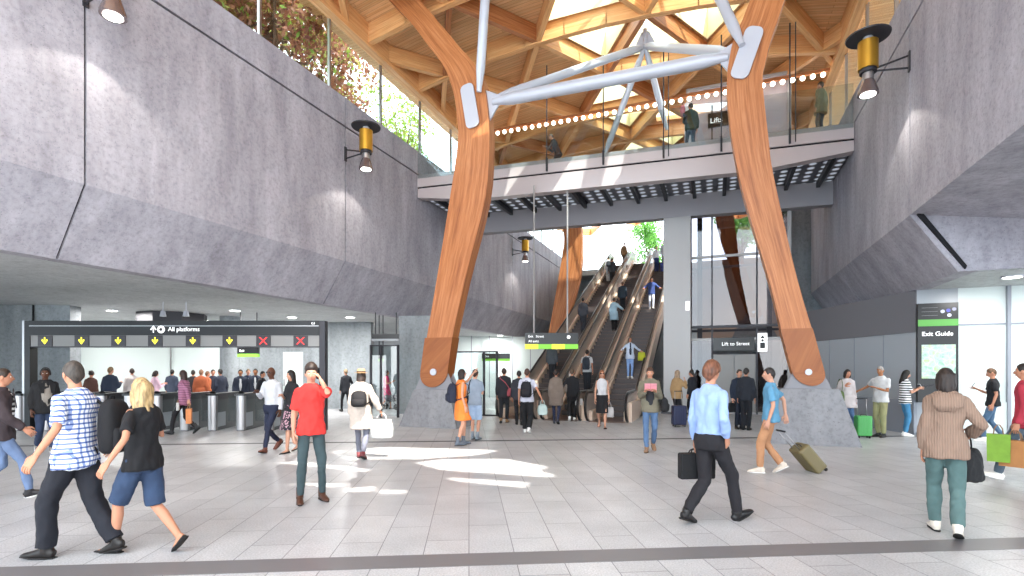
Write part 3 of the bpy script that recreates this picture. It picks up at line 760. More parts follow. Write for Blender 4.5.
# ---------------------------------------------------------------- wall lamps
def wall_lamp(y, side, label, z=8.4, s=1.0):
    x = XL if side < 0 else XR; q = 1 if side < 0 else -1
    cx = x + q * 0.78
    r = empty('wall_lamp', (cx, y, z)); tag(r, label, 'lamp', 'brass wall lamps')
    MB().tube([(cx, y, z + 0.72), (cx, y, z + 0.75), (cx, y, z + 0.79)], [0.43, 0.44, 0.10], 32).build('top_disc', M_dark, r, True)
    MB().tube([(cx, y, z + 0.6), (cx, y, z + 0.74)], 0.1, 20).build('neck', M_tube, r, True)
    MB().tube([(cx, y, z), (cx, y, z + 0.62)], 0.2, 32).build('brass_cylinder', M_brass, r, True)
    MB().tube([(cx, y, z - 0.08), (cx, y, z + 0.01)], 0.17, 24).build('dark_collar', M_dark, r, True)
    MB().tube([(cx, y, z - 0.24), (cx, y, z - 0.08)], 0.11, 20).build('socket', M_steel, r, True)
    sh = MB().tube([(cx, y, z - 0.56), (cx, y, z - 0.5), (cx, y, z - 0.24)], [0.21, 0.205, 0.12], 28).build('reflector', mat('smoked_reflector', '8b7f80', 0.2, 0.7), r, True)
    MB().tube([(cx, y, z - 0.575), (cx, y, z - 0.562)], [0.15, 0.15], 24).build('lens', M_lens, r, True)
    MB().tube([(x, y, z - 0.12), (cx - q * 0.12, y, z - 0.05)], 0.022, 8).tube([(x, y, z + 0.16), (cx - q * 0.12, y, z + 0.0)], 0.022, 8).build('bracket', M_dark, r)
    MB().box(min(x, x + q * 0.03), y - 0.05, z - 0.2, max(x, x + q * 0.03), y + 0.05, z + 0.24).build('wall_plate', M_dark, r)
    l = bpy.data.lights.new('lamp_light', 'SPOT'); l.energy = 60; l.spot_size = 2.0; l.color = (1, 0.94, 0.82); l.shadow_soft_size = 0.12
    lo = bpy.data.objects.new('lamp_light', l); COL.objects.link(lo); lo.parent = r; lo.location = (0, 0, -0.6)
wall_lamp(6.04, -1, 'brass wall lamp cut off by the top left corner of the picture', 8.55)
wall_lamp(13.24, -1, 'brass wall lamp under its dark disc halfway along the left concrete wall', 8.42)
wall_lamp(27.64, -1, 'small distant brass wall lamp beyond the bridge')
wall_lamp(13.8, 1, 'brass wall lamp with dark disc on the right concrete wall', 8.45)

# ---------------------------------------------------------------- glazing above the left wall
gl = empty('parapet_glazing', (XL - 0.15, 4, ZT)); tag(gl, 'tall clear glazing with slim posts on the left concrete wall top', 'glazing')
ys = [2.3 + 2.6 * i for i in range(15)]
for a, b in zip(ys[:-1], ys[1:]): MB().box(XL - 0.21, a + 0.03, ZT, XL - 0.19, b - 0.03, 12.38).build('glass_pane', M_glass, gl)
for y in ys: MB().box(XL - 0.2, y - 0.035, ZT, XL - 0.12, y + 0.035, 12.4).build('post', M_steel, gl)
gr = empty('parapet_glazing', (XR + 0.15, 4, ZT)); tag(gr, 'clear glazing with slim posts on the right concrete wall top', 'glazing')
for a, b in zip(ys[:9], ys[1:10]): MB().box(XR + 0.19, a + 0.03, ZT, XR + 0.21, b - 0.03, 12.38).build('glass_pane', M_glass, gr)
for y in ys[:10]: MB().box(XR + 0.12, y - 0.035, ZT, XR + 0.2, y + 0.035, 12.4).build('post', M_steel, gr)

# ---------------------------------------------------------------- light string below the canopy
ls = empty('light_string', (-8.5, 21.45, 12.2)); tag(ls, 'row of round white globe lights strung under the far canopy', 'light string')
MB().beam((XL, 21.45, 12.5), (3.9, 21.45, 12.5), 0.08, 0.12).build('rail', M_woodd, ls)
for i in range(44):
    MB().ball((XL + 0.4 + i * 0.325, 21.45, 12.3), 0.085, 10, 6).build('globe', M_bulb, ls, True)

# ---------------------------------------------------------------- trees
def tree(loc, h, rad, cols, label, group, n=2600, seed=0, leaf=0.2, cz=0.62, trunk=True):
    rnd = random.Random(seed); base = Vector(loc)
    r = empty('tree', base); tag(r, label, 'tree', group)
    mb = MB(); top = base + Vector((0, 0, h * 0.62)); mb.tube([base, base + Vector((0.1, 0.05, h * 0.3)), top], [h * 0.025, h * 0.018, h * 0.01], 8)
    cen = base + Vector((0, 0, h * cz))
    subs = []
    for i in range(16):
        a = rnd.uniform(0, 2 * PI); rr = rad * math.sqrt(rnd.random()) * 0.75; z = rnd.uniform(-0.28, 0.36) * h
        c = cen + Vector((rr * math.cos(a), rr * math.sin(a), z)); subs.append((c, rad * rnd.uniform(0.3, 0.5)))
        mb.tube([base + Vector((0.05, 0.02, h * rnd.uniform(0.25, 0.55))), (base * 0.4 + c * 0.6 + Vector((0, 0, h * 0.06))), c], [h * 0.01, h * 0.006, 0.01], 5)
    mb.build('trunk', mat('bark', '5b4a3e', 0.9), r)
    mb = MB()
    for i in range(n):
        c, q = subs[rnd.randrange(len(subs))]
        d = Vector((rnd.gauss(0, 1), rnd.gauss(0, 1), rnd.gauss(0, 0.8))).normalized() * q * rnd.random() ** 0.4
        p = c + d; u = Vector((rnd.gauss(0, 1), rnd.gauss(0, 1), rnd.gauss(0, 1))).normalized(); w = u.cross(Vector((rnd.gauss(0, 1), rnd.gauss(0, 1), rnd.gauss(0, 1)))).normalized()
        s = leaf * rnd.uniform(0.6, 1.3); k = len(mb.v); mb.mi = 0 if rnd.random() < 0.55 else rnd.randrange(len(cols))
        mb.v += [p - u * s * 0.5, p + w * s * 0.28 + u * 0.02, p + u * s * 0.55, p - w * s * 0.28]
        mb.face((k, k + 1, k + 2, k + 3))
    mb.build('foliage', cols, r)
LG = [leafmat('leaf_green', '6f8a3c'), leafmat('leaf_olive', '8c8a4a'), leafmat('leaf_pale', 'a9b06a')]
LR = [leafmat('leaf_russet', '7f5544'), leafmat('leaf_plum', '6d4440'), leafmat('leaf_olive2', '97804e')]
LD = [leafmat('leaf_deep', '4c7a38'), leafmat('leaf_mid', '6a9a4a')]
TG = 'street trees beyond the left glazing'
tree((-14.8, 10.3, 10.15), 7.5, 2.9, LG, 'green leafed street tree beyond the left glazing, nearest the camera', TG, 7000, 1, 0.22)
tree((-14.3, 13.8, 10.15), 7.0, 2.6, LR + LG[:2], 'russet leafed street tree in the middle of the left glazing', TG, 7500, 2, 0.22)
tree((-15.6, 17.5, 10.15), 6.4, 2.3, LR + LG, 'brown and green street tree just left of the timber column', TG, 5500, 3, 0.22)
tree((-14.5, 22.0, 10.15), 5.0, 1.8, LG, 'small pale green street tree seen beside the timber column', TG, 2400, 4)
tree((-20, 15, 10.15), 8.5, 3.6, LG, 'tall olive street tree standing furthest back beyond the left glazing', TG, 7000, 5, 0.26)
tree((-5.2, 46, 9.2), 5.0, 2.1, LD, 'deep green tree above the escalator top, left one', 'trees beyond the escalator head', 2600, 6, 0.26)
tree((2.0, 45, 9.2), 5.2, 2.1, LD, 'deep green tree above the escalator top, right one', 'trees beyond the escalator head', 2600, 7, 0.26)
tree((8.5, 42, 9.2), 6.0, 2.6, LD, 'dark tree glimpsed through the glass lift shaft', 'trees beyond the escalator head', 2400, 8, 0.28)
# ---------------------------------------------------------------- ticket gates and their portal
GD = 14.5
def gp(px, D, z=0.0): return G(px, D, z)
M_gate = mat('gate_dark_panel', '4b4e51', 0.35, 0.3); M_gtop = mat('gate_top', '222326', 0.3)
gate_px = [15, 43, 71, 99, 127, 155, 183, 211, 239.5, 268, 296]
gwords = ['at the far left end by the pier', 'below the man with headphones', 'left of the plaid shirt man', 'hidden partly by the plaid shirt', 'behind the blonde woman\'s head', 'just right of the blonde woman', 'beside the checked shirt woman', 'below the rust coated pair', 'left of the white shirt man', 'behind the white shirt man', 'behind the red t-shirt man']
gate0 = None
def R2(p): return p
for i, px in enumerate(gate_px):
    p = gp(px, GD)
    if gate0 is None:
        g = empty('ticket_gate', p, FROT); gate0 = g
        MB().box(-0.11, 0.08, 0, 0.11, 1.5, 0.86).build('body', M_gate, g, local=True)
        MB().rings([(0, 0.1, 0.02, 0.13, 0.11), (0, 0.1, 0.98, 0.13, 0.11)], 20).build('end_post', M_steel, g, True, True)
        MB().box(-0.14, 0.0, 0.98, 0.14, 1.6, 1.04).box(-0.12, 0.1, 0.86, 0.12, 1.55, 0.98).build('top', M_gtop, g, local=True)
        MB().tube([(0, 0.12, 1.04), (0, 0.14, 1.07)], [0.08, 0.075], 16).build('card_reader', M_black, g, local=True)
        MB().box(0.12, 0.75, 0.2, 0.37, 0.77, 0.95).build('paddle', M_glass, g, local=True)
        MB().box(-0.37, 0.75, 0.2, -0.12, 0.77, 0.95).build('paddle', M_glass, g, local=True)
        MB().box(0.115, 0.1, 0.1, 0.125, 0.6, 0.5).box(-0.125, 0.1, 0.1, -0.115, 0.6, 0.5).build('side_inset', M_greyp, g, local=True)
    else:
        g = gate0.copy(); COL.objects.link(g); g.location = p
        for ch in gate0.children: c_ = ch.copy(); COL.objects.link(c_); c_.parent = g
    tag(g, 'dark ticket gate with silver end post, ' + gwords[i], 'ticket gate', 'row of ticket gates')
pa, pb = gp(27.5, GD + 0.2), gp(324, GD + 0.2)
portal = empty('gate_portal', pa, YAW); tag(portal, 'black overhead sign portal spanning the row of ticket gates', 'sign portal')
Lp = (pb - pa).length; pxm = Lp / (324 - 27.5)
def bx(x0, z0, x1, z1, y0, y1): return MB().box(x0, y0, z0, x1, y1, z1)
def zpx(py): return EYE + (HZ - py) / F * (GD + 0.2)
bx(0, 0, 0.16, zpx(321), -0.1, 0.14).build('post', M_black, portal, local=True); bx(-0.06, 0, 0.0, zpx(321), -0.1, 0.14).build('post_edge', M_steel, portal, local=True)
bx(Lp - 0.1, 0, Lp + 0.06, zpx(321), -0.1, 0.14).build('post', M_dark, portal, local=True)
bx(0.16, zpx(335.5), Lp - 0.1, zpx(321), -0.12, 0.16).build('sign_beam', M_black, portal, local=True)
bx(0.16, zpx(326.6), Lp - 0.1, zpx(325.9), -0.126, -0.12).build('trim_line', M_steel, portal, local=True)
bx(0.16, zpx(346.5), Lp - 0.1, zpx(335.5), -0.08, 0.12).build('display_beam', mat('display_grey', '8a8886', 0.4), portal, local=True)
bx(0.16, zpx(347.4), Lp - 0.1, zpx(346.5), -0.09, 0.13).build('trim_line', M_dark, portal, local=True)
for i, px in enumerate((48, 84.5, 121, 157.5, 195, 231.5, 265, 302)):
    x = (px - 27.5) * pxm; z0, z1 = zpx(346.3), zpx(335.7); hw = 0.2
    s = bx(x - hw, z0, x + hw, z1, -0.1, -0.08).build('lane_display', mat('display_dark', '2b2126', 0.3), portal, local=True)
    zc = (z0 + z1) / 2; u = 0.1; mb = MB(); y = -0.105
    if i < 6:
        mb.prism([(x - .016, y, zc + u), (x - .016, y, zc - u * .2), (x + .016, y, zc - u * .2), (x + .016, y, zc + u)], (0, -.004, 0))
        mb.prism([(x - u * .9, y, zc + .02), (x - u * .9 + .03, y, zc + .045), (x, y, zc - u * .5), (x + u * .9 - .03, y, zc + .045), (x + u * .9, y, zc + .02), (x, y, zc - u)], (0, -.004, 0))
        mb.build('down_arrow', M_yel, s, local=True)
    else:
        for q in (1, -1): mb.prism([(x - u * q - .02, y, zc + u), (x - u * q + .02, y, zc + u), (x + u * q + .02, y, zc - u), (x + u * q - .02, y, zc - u)], (0, -.004, 0))
        mb.build('cross', M_red, s, local=True)
def ptext(name, st, size, px, py, par, rootloc=None, m=M_txt):
    me = text_mesh(st, size)
    x0 = (px - 27.5) * pxm; z0 = zpx(py)
    for v in me.vertices: c = v.co.copy(); v.co = Vector((x0 + c.x, -0.127 - c.z, z0 + c.y))
    me.materials.clear(); me.materials.append(m); ob = bpy.data.objects.new(name, me); COL.objects.link(ob); ob.parent = par; return ob
ptext('sign_text', 'All platforms', 0.17, 171, 331.5, portal)
x = (156.5 - 27.5) * pxm; z = zpx(329.8); u = 0.09
MB().prism([(x - .014, -.127, z - u), (x + .014, -.127, z - u), (x + .014, -.127, z + u), (x - .014, -.127, z + u)], (0, -.004, 0)).prism([(x - u, -.127, z), (x - u + .03, -.127, z - .02), (x, -.127, z + u * .6), (x + u - .03, -.127, z - .02), (x + u, -.127, z), (x, -.127, z + u + .02)], (0, -.004, 0)).build('up_arrow', M_txt, portal, local=True)
x = (164 - 27.5) * pxm
MB().tube([(x, -.12, z), (x, -.13, z)], 0.105, 24).build('round_symbol', M_txt, portal, True, True); MB().tube([(x, -.13, z), (x, -.136, z)], 0.045, 16).build('round_symbol_centre', M_black, portal, True, True)
ptext('sign_text', 'G1', 0.09, 313, 324.8, portal)

# ---------------------------------------------------------------- hanging signs
def hanging_sign(px0, px1, py0, py1, D, label, strip_cols, txt=None, rods=True, top=ZS, frame=FROT):
    a = P(px0, py1, D); b = P(px1, py1, D); h = (py1 - py0) / F * D; w = (b - a).length
    d = (b - a).normalized(); rz = math.atan2(d.y, d.x)
    r = empty('hanging_sign', (a.x, a.y, a.z), rz); tag(r, label, 'sign')
    MB().box(0, -0.05, h * 0.3, w, 0.05, h).build('sign_panel', M_sign, r, local=True)
    n = len(strip_cols)
    for i, c_ in enumerate(strip_cols): MB().box(w * i / n, -0.055, 0, w * (i + 1) / n, 0.055, h * 0.3).build('colour_strip', c_, r, local=True)
    if rods:
        for f in ((0.13, 0.9) if rods is True else rods):
            MB().tube([(w * f, 0, h), (w * f, 0, top - a.z)], 0.02 if top < 5 else 0.03, 8).build('hanger_rod', M_dark if top < 5 else M_col, r, local=True)
    if txt:
        for (s_, fx, fz, sz) in txt:
            me = text_mesh(s_, sz * h)
            for v in me.vertices: c = v.co.copy(); v.co = Vector((w * fx + c.x, -0.052 - c.z, h * fz + c.y))
            me.materials.clear(); me.materials.append(M_txt); ob = bpy.data.objects.new('sign_text', me); COL.objects.link(ob); ob.parent = r
    return r, w, h
r, w, h = hanging_sign(525, 578, 333, 349, 18.6, 'long black hanging sign with lime strip above the foot of the left escalator', [M_lime, M_green, M_lime, M_green],
                 [('Exit   Street', 0.06, 0.72, 0.2), ('All exits', 0.06, 0.42, 0.2)], (0.17, 0.8), 8.3)
MB().tube([(w * 0.82, -0.05, h * 0.74), (w * 0.82, -0.06, h * 0.74)], h * 0.11, 16).build('round_symbol', M_txt, r, True, True)
r, w, h = hanging_sign(482, 510, 353.5, 361, 20, 'small green striped exit sign on a pole where the orange dress woman points', [M_green], [('Exit', 0.1, 0.5, 0.35)], None, ZS)
MB().box(0.04, 0.05, -r.location.z, 0.12, 0.1, h).build('pole', M_dark, r, local=True)
hanging_sign(238, 259, 346.5, 357, 19, 'small green striped hanging sign behind the ticket gates', [M_green], [('Exit', 0.1, 0.5, 0.3)], True, ZS)
hanging_sign(372, 399, 334, 341, 19.0, 'grey and black sign panel above the glass screen left of the timber column', [M_greyp], None, True, ZS)
r, w, h = hanging_sign(378.5, 383.5, 355, 361, 20, 'tiny green lit exit sign seen through the glass screen', [M_green], None, True, ZS)

# ---------------------------------------------------------------- information totem on the right wall
tx0, tx1 = None, None
pL, pR = Py(917, 370, YB - 0.14), Py(957.5, 370, YB - 0.14)
tt = empty('information_board', (pL.x, YB, 0.82)); tag(tt, 'tall black exit guide board with lit map on the right wall', 'information board')
x0, x1 = pL.x, pR.x; zt = 3.42; zb = 0.86; yf = YB - 0.2
MB().box(x0, yf, zb, x1, YB - 0.065, zt).build('board', M_sign, tt)
MB().box(x0, yf - 0.006, 2.83, x1, yf, 3.0).build('green_strip', mat('board_green', '4d8c3e', 0.5, emit=0.2), tt)
def map_mat():
    m = mat('street_map', 'dfe9e2', 0.4)
    v = nd(m, 'TexVoronoi'); v.feature = 'DISTANCE_TO_EDGE'; lk(m, coords(m), v.inputs['Vector']); v.inputs['Scale'].default_value = 7
    a = ramp(m, tex_noise(m, coords(m), 5, 3), [(0.35, '8fb5a0'), (0.5, 'b9cbc6'), (0.65, 'b2c48a')])
    c = mix(m, 0.6, a, ramp(m, v.outputs['Distance'], [(0.03, 'ffffff'), (0.06, 'c8d8d0')]), 'MULTIPLY')
    setc(m, c); b = m.node_tree.nodes['Principled BSDF']; lk(m, c, b.inputs['Emission Color']); b.inputs['Emission Strength'].default_value = 0.12
    return m
MB().box(x0 + 0.08, yf - 0.008, 1.48, x1 - 0.06, yf, 2.35).build('lit_map', map_mat(), tt)
text('board_text', 'Exit Guide', 0.155, M_txt, (x0 + 0.08, yf - 0.005, 2.58), (1, 0, 0), (0, 0, 1), tt)
for i, (dx, dz, c_) in enumerate(((0.52, 3.2, 'b9bcd0'), (0.64, 3.22, '5558b0'), (0.76, 3.25, '9a9ab0'), (0.66, 3.1, 'c9c9d9'))):
    MB().tube([(x0 + dx, yf, dz), (x0 + dx, yf - 0.008, dz)], 0.045, 14).build('symbol', mat('symbol%d' % i, c_, 0.5), tt, True)
for z in (3.3, 3.2, 3.1): MB().box(x0 + 0.08, yf - 0.006, z, x0 + 0.42, yf, z + 0.008).build('line', mat('board_line', '76767a', 0.5), tt)
text('board_text', 'Tap for map', 0.09, M_dark, (x0 + 0.1, yf - 0.005, 1.28), (1, 0, 0), (0, 0, 1), tt)

# ---------------------------------------------------------------- added soffit fill lights and the octagonal drum
def added_downlight(loc, label, e, group='added fill lights under the left soffit', r=0.16):  # round lights added to brighten the space under both soffits
    o = empty('added_downlight', loc); tag(o, label, 'added light', group)
    x, y, z = loc
    MB().tube([(x, y, z - 0.03), (x, y, z)], [r * 1.25, r * 1.3], 20).build('rim', M_tube, o)
    MB().tube([(x, y, z - 0.038), (x, y, z - 0.03)], r, 20).build('lens', M_lens, o)
    l = bpy.data.lights.new('added_fill_light', 'AREA'); l.shape = 'DISK'; l.size = r * 2; l.energy = e; l.color = (1, 0.98, 0.95)
    lo = bpy.data.objects.new('added_fill_light', l); COL.objects.link(lo); lo.parent = o; lo.location = (0, 0, -0.06)
for px, D, wd in ((20, 18.5, 'furthest left, over the pier'), (112, 18.2, 'above the third lane arrow'), (235, 18.2, 'above the last yellow arrow'), (292, 20.5, 'above the red crosses'), (350, 20.5, 'right of the gate portal'), (60, 21.5, 'behind the left end of the portal'), (205, 21.8, 'behind the round pillar'),  (455, 29, 'above the glass screen by the escalators'), (500, 31.3, 'left of the hanging lime sign'), (330, 27, 'deep behind the concrete wall')):
    p = G(px, D); added_downlight((p.x, p.y, ZS), 'added round fill light in the left soffit, ' + wd, 80)
for x, y, wd in ((6.2, 14.9, 'left of the exit guide board'), (9.2, 14.9, 'nearest the exit guide board'), (12.4, 14.9, 'further right over white panels'), (15.5, 15.0, 'at the far right end')):
    added_downlight((x, y, ZS), 'added round fill light in the right soffit, ' + wd, 40, 'added fill lights under the right soffit')
c = G(173, 19.5)
dr = empty('ceiling_drum', (c.x, c.y, ZS)); tag(dr, 'dark octagonal drum fixed to the soffit above the gate portal', 'ceiling fixture')
def octa(r): return [(c.x + r * math.cos(PI / 8 + k * PI / 4), c.y + r * math.sin(PI / 8 + k * PI / 4)) for k in range(8)]
mb = MB(); mb.prism([(x, y, ZS - 0.5) for x, y in octa(1.15)], (0, 0, 0.5)); mb.build('drum', M_dark, dr)
MB().prism([(x, y, ZS - 0.56) for x, y in octa(1.25)], (0, 0, 0.06)).build('drum_rim', M_black, dr)
for px in (163, 186):
    p = G(px, 16.0, 3.25); s = empty('spotlight', (p.x, p.y, ZS)); tag(s, 'small white ceiling spotlight hanging over the gate portal, %s one' % ('left' if px < 170 else 'right'), 'spotlight', 'spotlights over the portal')
    MB().tube([(p.x, p.y, 3.5), (p.x, p.y, ZS)], 0.015, 8).build('stem', M_tube, s, True); MB().tube([(p.x, p.y, 3.35), (p.x, p.y, 3.52)], [0.09, 0.06], 16).build('head', M_tube, s, True)

# ---------------------------------------------------------------- people
TMPC = []
def remesh(mb, vox, sm=3, wr=0.0, seed=0):
    me = mb.data('t', M_black); o = bpy.data.objects.new('t', me); COL.objects.link(o)
    m = o.modifiers.new('r', 'REMESH'); m.mode = 'VOXEL'; m.voxel_size = vox; m.use_smooth_shade = True
    if sm: s = o.modifiers.new('s', 'SMOOTH'); s.iterations = sm; s.factor = 0.5
    dg = bpy.context.evaluated_depsgraph_get(); out = bpy.data.meshes.new_from_object(o.evaluated_get(dg)); bpy.data.objects.remove(o)
    if wr:
        ns = [v.normal.copy() for v in out.vertices]
        for v, n in zip(out.vertices, ns):
            q = Vector((v.co.x * 9 + seed, v.co.y * 9, v.co.z * 6)); v.co += n * wr * (noise.noise(q) + 0.6 * noise.noise(q * 2.3))
    return out
def link(name, me, m, parent, smooth=True):
    me.materials.clear()
    for q in (m if isinstance(m, (list, tuple)) else [m]): me.materials.append(q)
    for p in me.polygons: p.use_smooth = smooth
    o = bpy.data.objects.new(name, me); COL.objects.link(o); o.parent = parent; return o
def ik(a, b, l1, l2, pole):
    a, b, pole = Vector(a), Vector(b), Vector(pole); d = b - a; L = d.length; mx = (l1 + l2) * 0.995
    if L > mx: b = a + d * (mx / L); d = b - a; L = mx
    if L < 0.08: L = 0.08
    x = (l1 * l1 - l2 * l2 + L * L) / (2 * L); h = math.sqrt(max(l1 * l1 - x * x, 0)); u = d.normalized()
    q = pole - u * pole.dot(u); q = q.normalized() if q.length > 1e-5 else Vector((0, 1, 0))
    return a + u * x + q * h, b
def plaid():
    m = mat('blue_plaid_cotton', 'dfe4ee', 0.8); t = nd(m, 'TexCoord'); s = nd(m, 'SeparateXYZ'); lk(m, t.outputs['Object'], s.inputs[0])
    def ln(o, f, lo, c0, c1):
        a = nd(m, 'Math'); a.operation = 'MULTIPLY'; a.inputs[1].default_value = f; lk(m, o, a.inputs[0])
        b = nd(m, 'Math'); b.operation = 'FRACT'; lk(m, a.outputs[0], b.inputs[0])
        c = nd(m, 'Math'); c.operation = 'LESS_THAN'; c.inputs[1].default_value = lo; lk(m, b.outputs[0], c.inputs[0]); return c.outputs[0]
    ad = nd(m, 'Math'); ad.operation = 'ADD'; lk(m, s.outputs[0], ad.inputs[0]); hy = nd(m, 'Math'); hy.operation = 'MULTIPLY'; hy.inputs[1].default_value = 0.7; lk(m, s.outputs[1], hy.inputs[0]); lk(m, hy.outputs[0], ad.inputs[1])
    v = ln(ad.outputs[0], 24, 0.36, 0, 0); h = ln(s.outputs[2], 24, 0.36, 0, 0)
    c = mix(m, v, rgb('eef0f5'), rgb('8fa2cc')); c = mix(m, h, c, rgb('7388bd'), 'MULTIPLY'); return setc(m, c)
def stripes(name, a, b, f=16, lo=0.5):
    m = mat(name, a, 0.8); t = nd(m, 'TexCoord'); s = nd(m, 'SeparateXYZ'); lk(m, t.outputs['Object'], s.inputs[0])
    q = nd(m, 'Math'); q.operation = 'MULTIPLY'; q.inputs[1].default_value = f; lk(m, s.outputs[2], q.inputs[0])
    r = nd(m, 'Math'); r.operation = 'FRACT'; lk(m, q.outputs[0], r.inputs[0]); g = nd(m, 'Math'); g.operation = 'LESS_THAN'; g.inputs[1].default_value = lo; lk(m, r.outputs[0], g.inputs[0])
    return setc(m, mix(m, g.outputs[0], rgb(a), rgb(b)))
def knit(name, a):
    m = mat(name, a, 0.95); w = nd(m, 'TexWave'); w.wave_type = 'BANDS'; w.bands_direction = 'X'; lk(m, coords(m), w.inputs['Vector']); w.inputs['Scale'].default_value = 14; w.inputs['Distortion'].default_value = 1.5
    c = ramp(m, w.outputs['Fac'], [(0.2, tuple(int(a[i:i + 2], 16) / 255 * 0.92 for i in (0, 2, 4))), (0.7, a)]); return setc(m, c, w.outputs['Fac'], 0.4, 0.01)
def cloth(c, kind='cloth'):
    if len(c) == 6 and all(q in '0123456789abcdef' for q in c) and int(c[:2], 16) > 200 and int(c[2:4], 16) > 200: c = ''.join('%02x' % int(int(c[i:i + 2], 16) * 0.84) for i in (0, 2, 4))
    if c == 'plaid': return _M.get('blue_plaid_cotton') or plaid()
    if c == 'knit': return _M.get('brown_cable_knit') or knit('brown_cable_knit', '8c7465')
    if c == 'stripebw': return _M.get('black_white_stripe') or stripes('black_white_stripe', 'f0f0f0', '1c1c20')
    if c == 'floral':
        if 'floral_cotton' in _M: return _M['floral_cotton']
        m = mat('floral_cotton', '201c24', 0.8); return setc(m, ramp(m, tex_noise(m, coords(m), 22, 2), [(0.5, '201c24'), (0.58, 'b08a96')]))
    if c == 'check':
        return _M.get('pink_check') or stripes('pink_check', 'b07a94', '7d4a66', 22)
    nm = 'cloth_' + c
    if nm in _M: return _M[nm]
    m = mat(nm, c, 0.85); f = tuple(int(c[i:i + 2], 16) / 255 * 0.9 for i in (0, 2, 4))
    n1 = tex_noise(m, coords(m), 5, 4); return setc(m, ramp(m, n1, [(0.3, f), (0.65, c)]), tex_noise(m, coords(m), 14, 4), 0.3, 0.02)
def denim(c):
    nm = 'denim_' + c
    if nm in _M: return _M[nm]
    m = mat(nm, c, 0.85); l = tuple(min(1, int(c[i:i + 2], 16) / 255 * 1.12 + 0.01) for i in (0, 2, 4))
    return setc(m, ramp(m, tex_noise(m, coords(m), 6, 5), [(0.35, c), (0.75, l)]), tex_noise(m, coords(m), 12, 4), 0.3, 0.02)
SK = {'w': 'b98369', 'l': 'c08f77', 't': 'a87454', 'b': '5a3a2c', 'm': 'a06c4c'}
M_eye = mat('eye_white', 'e8e4e0', 0.3); M_iris = mat('iris', '2c201a', 0.3)
WHITE = 'f0f0f2'
def hairmat(c):
    nm = 'hair_' + c
    if nm in _M: return _M[nm]
    m = mat(nm, c, 0.55); w = nd(m, 'TexNoise'); lk(m, coords(m, scale=(30, 30, 6)), w.inputs['Vector']); w.inputs['Scale'].default_value = 1.5
    return setc(m, ramp(m, w.outputs['Fac'], [(0.3, tuple(int(c[i:i + 2], 16) / 255 * 0.6 for i in (0, 2, 4))), (0.65, c)]), w.outputs['Fac'], 0.5, 0.01)

HR = (0.077, 0.097, 0.118)
def headpt(u):
    x, y, z = u
    w = 1.0; d = 1.0
    if z < 0: w -= 0.30 * (-z) ** 1.3; 
    if z < -0.1 and y > 0: d += 0.04
    if z < 0 and y < 0: d -= 0.42 * (-z) ** 1.2
    p = Vector((HR[0] * x * w, HR[1] * y * d, HR[2] * z))
    if y > 0:
        g = math.exp(-(x / 0.17) ** 2)
        if -0.42 < z < 0.25: t = (0.25 - z) / 0.67; p.y += 0.030 * g * math.sin(min(t * 1.25, 1) * PI / 2) * (1 if z > -0.3 else (0.42 + z) / 0.12)
        for s in (-1, 1): p.y -= 0.011 * math.exp(-((x - 0.4 * s) / 0.2) ** 2 - ((z - 0.08) / 0.13) ** 2)
        p.y += 0.008 * math.exp(-(x / 0.3) ** 2 - ((z + 0.55) / 0.08) ** 2) + 0.012 * math.exp(-(x / 0.35) ** 2 - ((z + 0.9) / 0.14) ** 2)
        p.y += 0.005 * math.exp(-((z - 0.24) / 0.08) ** 2) * (1 if abs(x) < 0.6 else 0)
    return p
def headgrid(fn, n, m):
    mb = MB(); dirs = []
    for i in range(1, m):
        t = -PI / 2 + PI * i / m
        for k in range(n):
            a = 2 * PI * k / n; dirs.append((math.cos(t) * math.sin(a), math.cos(t) * math.cos(a), math.sin(t)))
    mb.v = [fn((0, 0, -1))] + [fn(d) for d in dirs] + [fn((0, 0, 1))]
    top = len(mb.v) - 1
    for k in range(n):
        j = (k + 1) % n; mb.face((0, 1 + k, 1 + j))
        for i in range(m - 2): q = 1 + i * n; mb.face((q + j, q + k, q + n + k, q + n + j))
        q = 1 + (m - 2) * n; mb.face((q + j, q + k, top))
    return mb
def merge(mb, o, f=lambda p: p, mi=0):
    n = len(mb.v); mb.v += [f(p) for p in o.v]
    for q in o.f: mb.f.append(tuple(n + i for i in q)); mb.m.append(mi)
def hand_mesh(curl, side, nn=6):
    """palm in local axes: +Y along the forearm, +Z back of the hand, +X towards the thumb"""
    mb = MB(); mb.tube([(0, -0.03, 0), (0, 0.0, 0), (0, 0.04, 0), (0, 0.085, 0), (0, 0.095, 0)], [(0.024, 0.019), (0.03, 0.018), (0.041, 0.016), (0.041, 0.013), (0.036, 0.008)], 10, up=(0, 0, 1))
    # tube x axis = d x up -> along X
    for i, (x, L, sp) in enumerate(((0.031, 0.072, 0.06), (0.0105, 0.08, 0.02), (-0.0105, 0.075, -0.03), (-0.031, 0.06, -0.08))):
        p = Vector((x, 0.085, 0)); a = 0.1 + curl * 0.3; pts = [p]; 
        for q, l in enumerate((0.45, 0.3, 0.25)):
            p = p + Vector((math.sin(sp), math.cos(a) * 1.0, -math.sin(a))) * L * l; pts.append(p); a += curl
        mb.tube([Vector((x, 0.07, 0))] + pts, [0.0095, 0.0095, 0.0088, 0.008, 0.0055], nn)
    p = Vector((0.028, 0.015, -0.004)); q = p + Vector((0.03, 0.028, -0.012)); r = q + Vector((0.012 - 0.012 * curl, 0.03, -0.008 - 0.015 * curl)); s = r + Vector((-0.004 - 0.008 * curl, 0.022, -0.008 - 0.008 * curl))
    mb.tube([p, q, r, s], [0.014, 0.0125, 0.0105, 0.007], nn)
    if side < 0: mb.v = [Vector((-v.x, v.y, v.z)) for v in mb.v]; mb.f = [tuple(reversed(f)) for f in mb.f]
    return mb
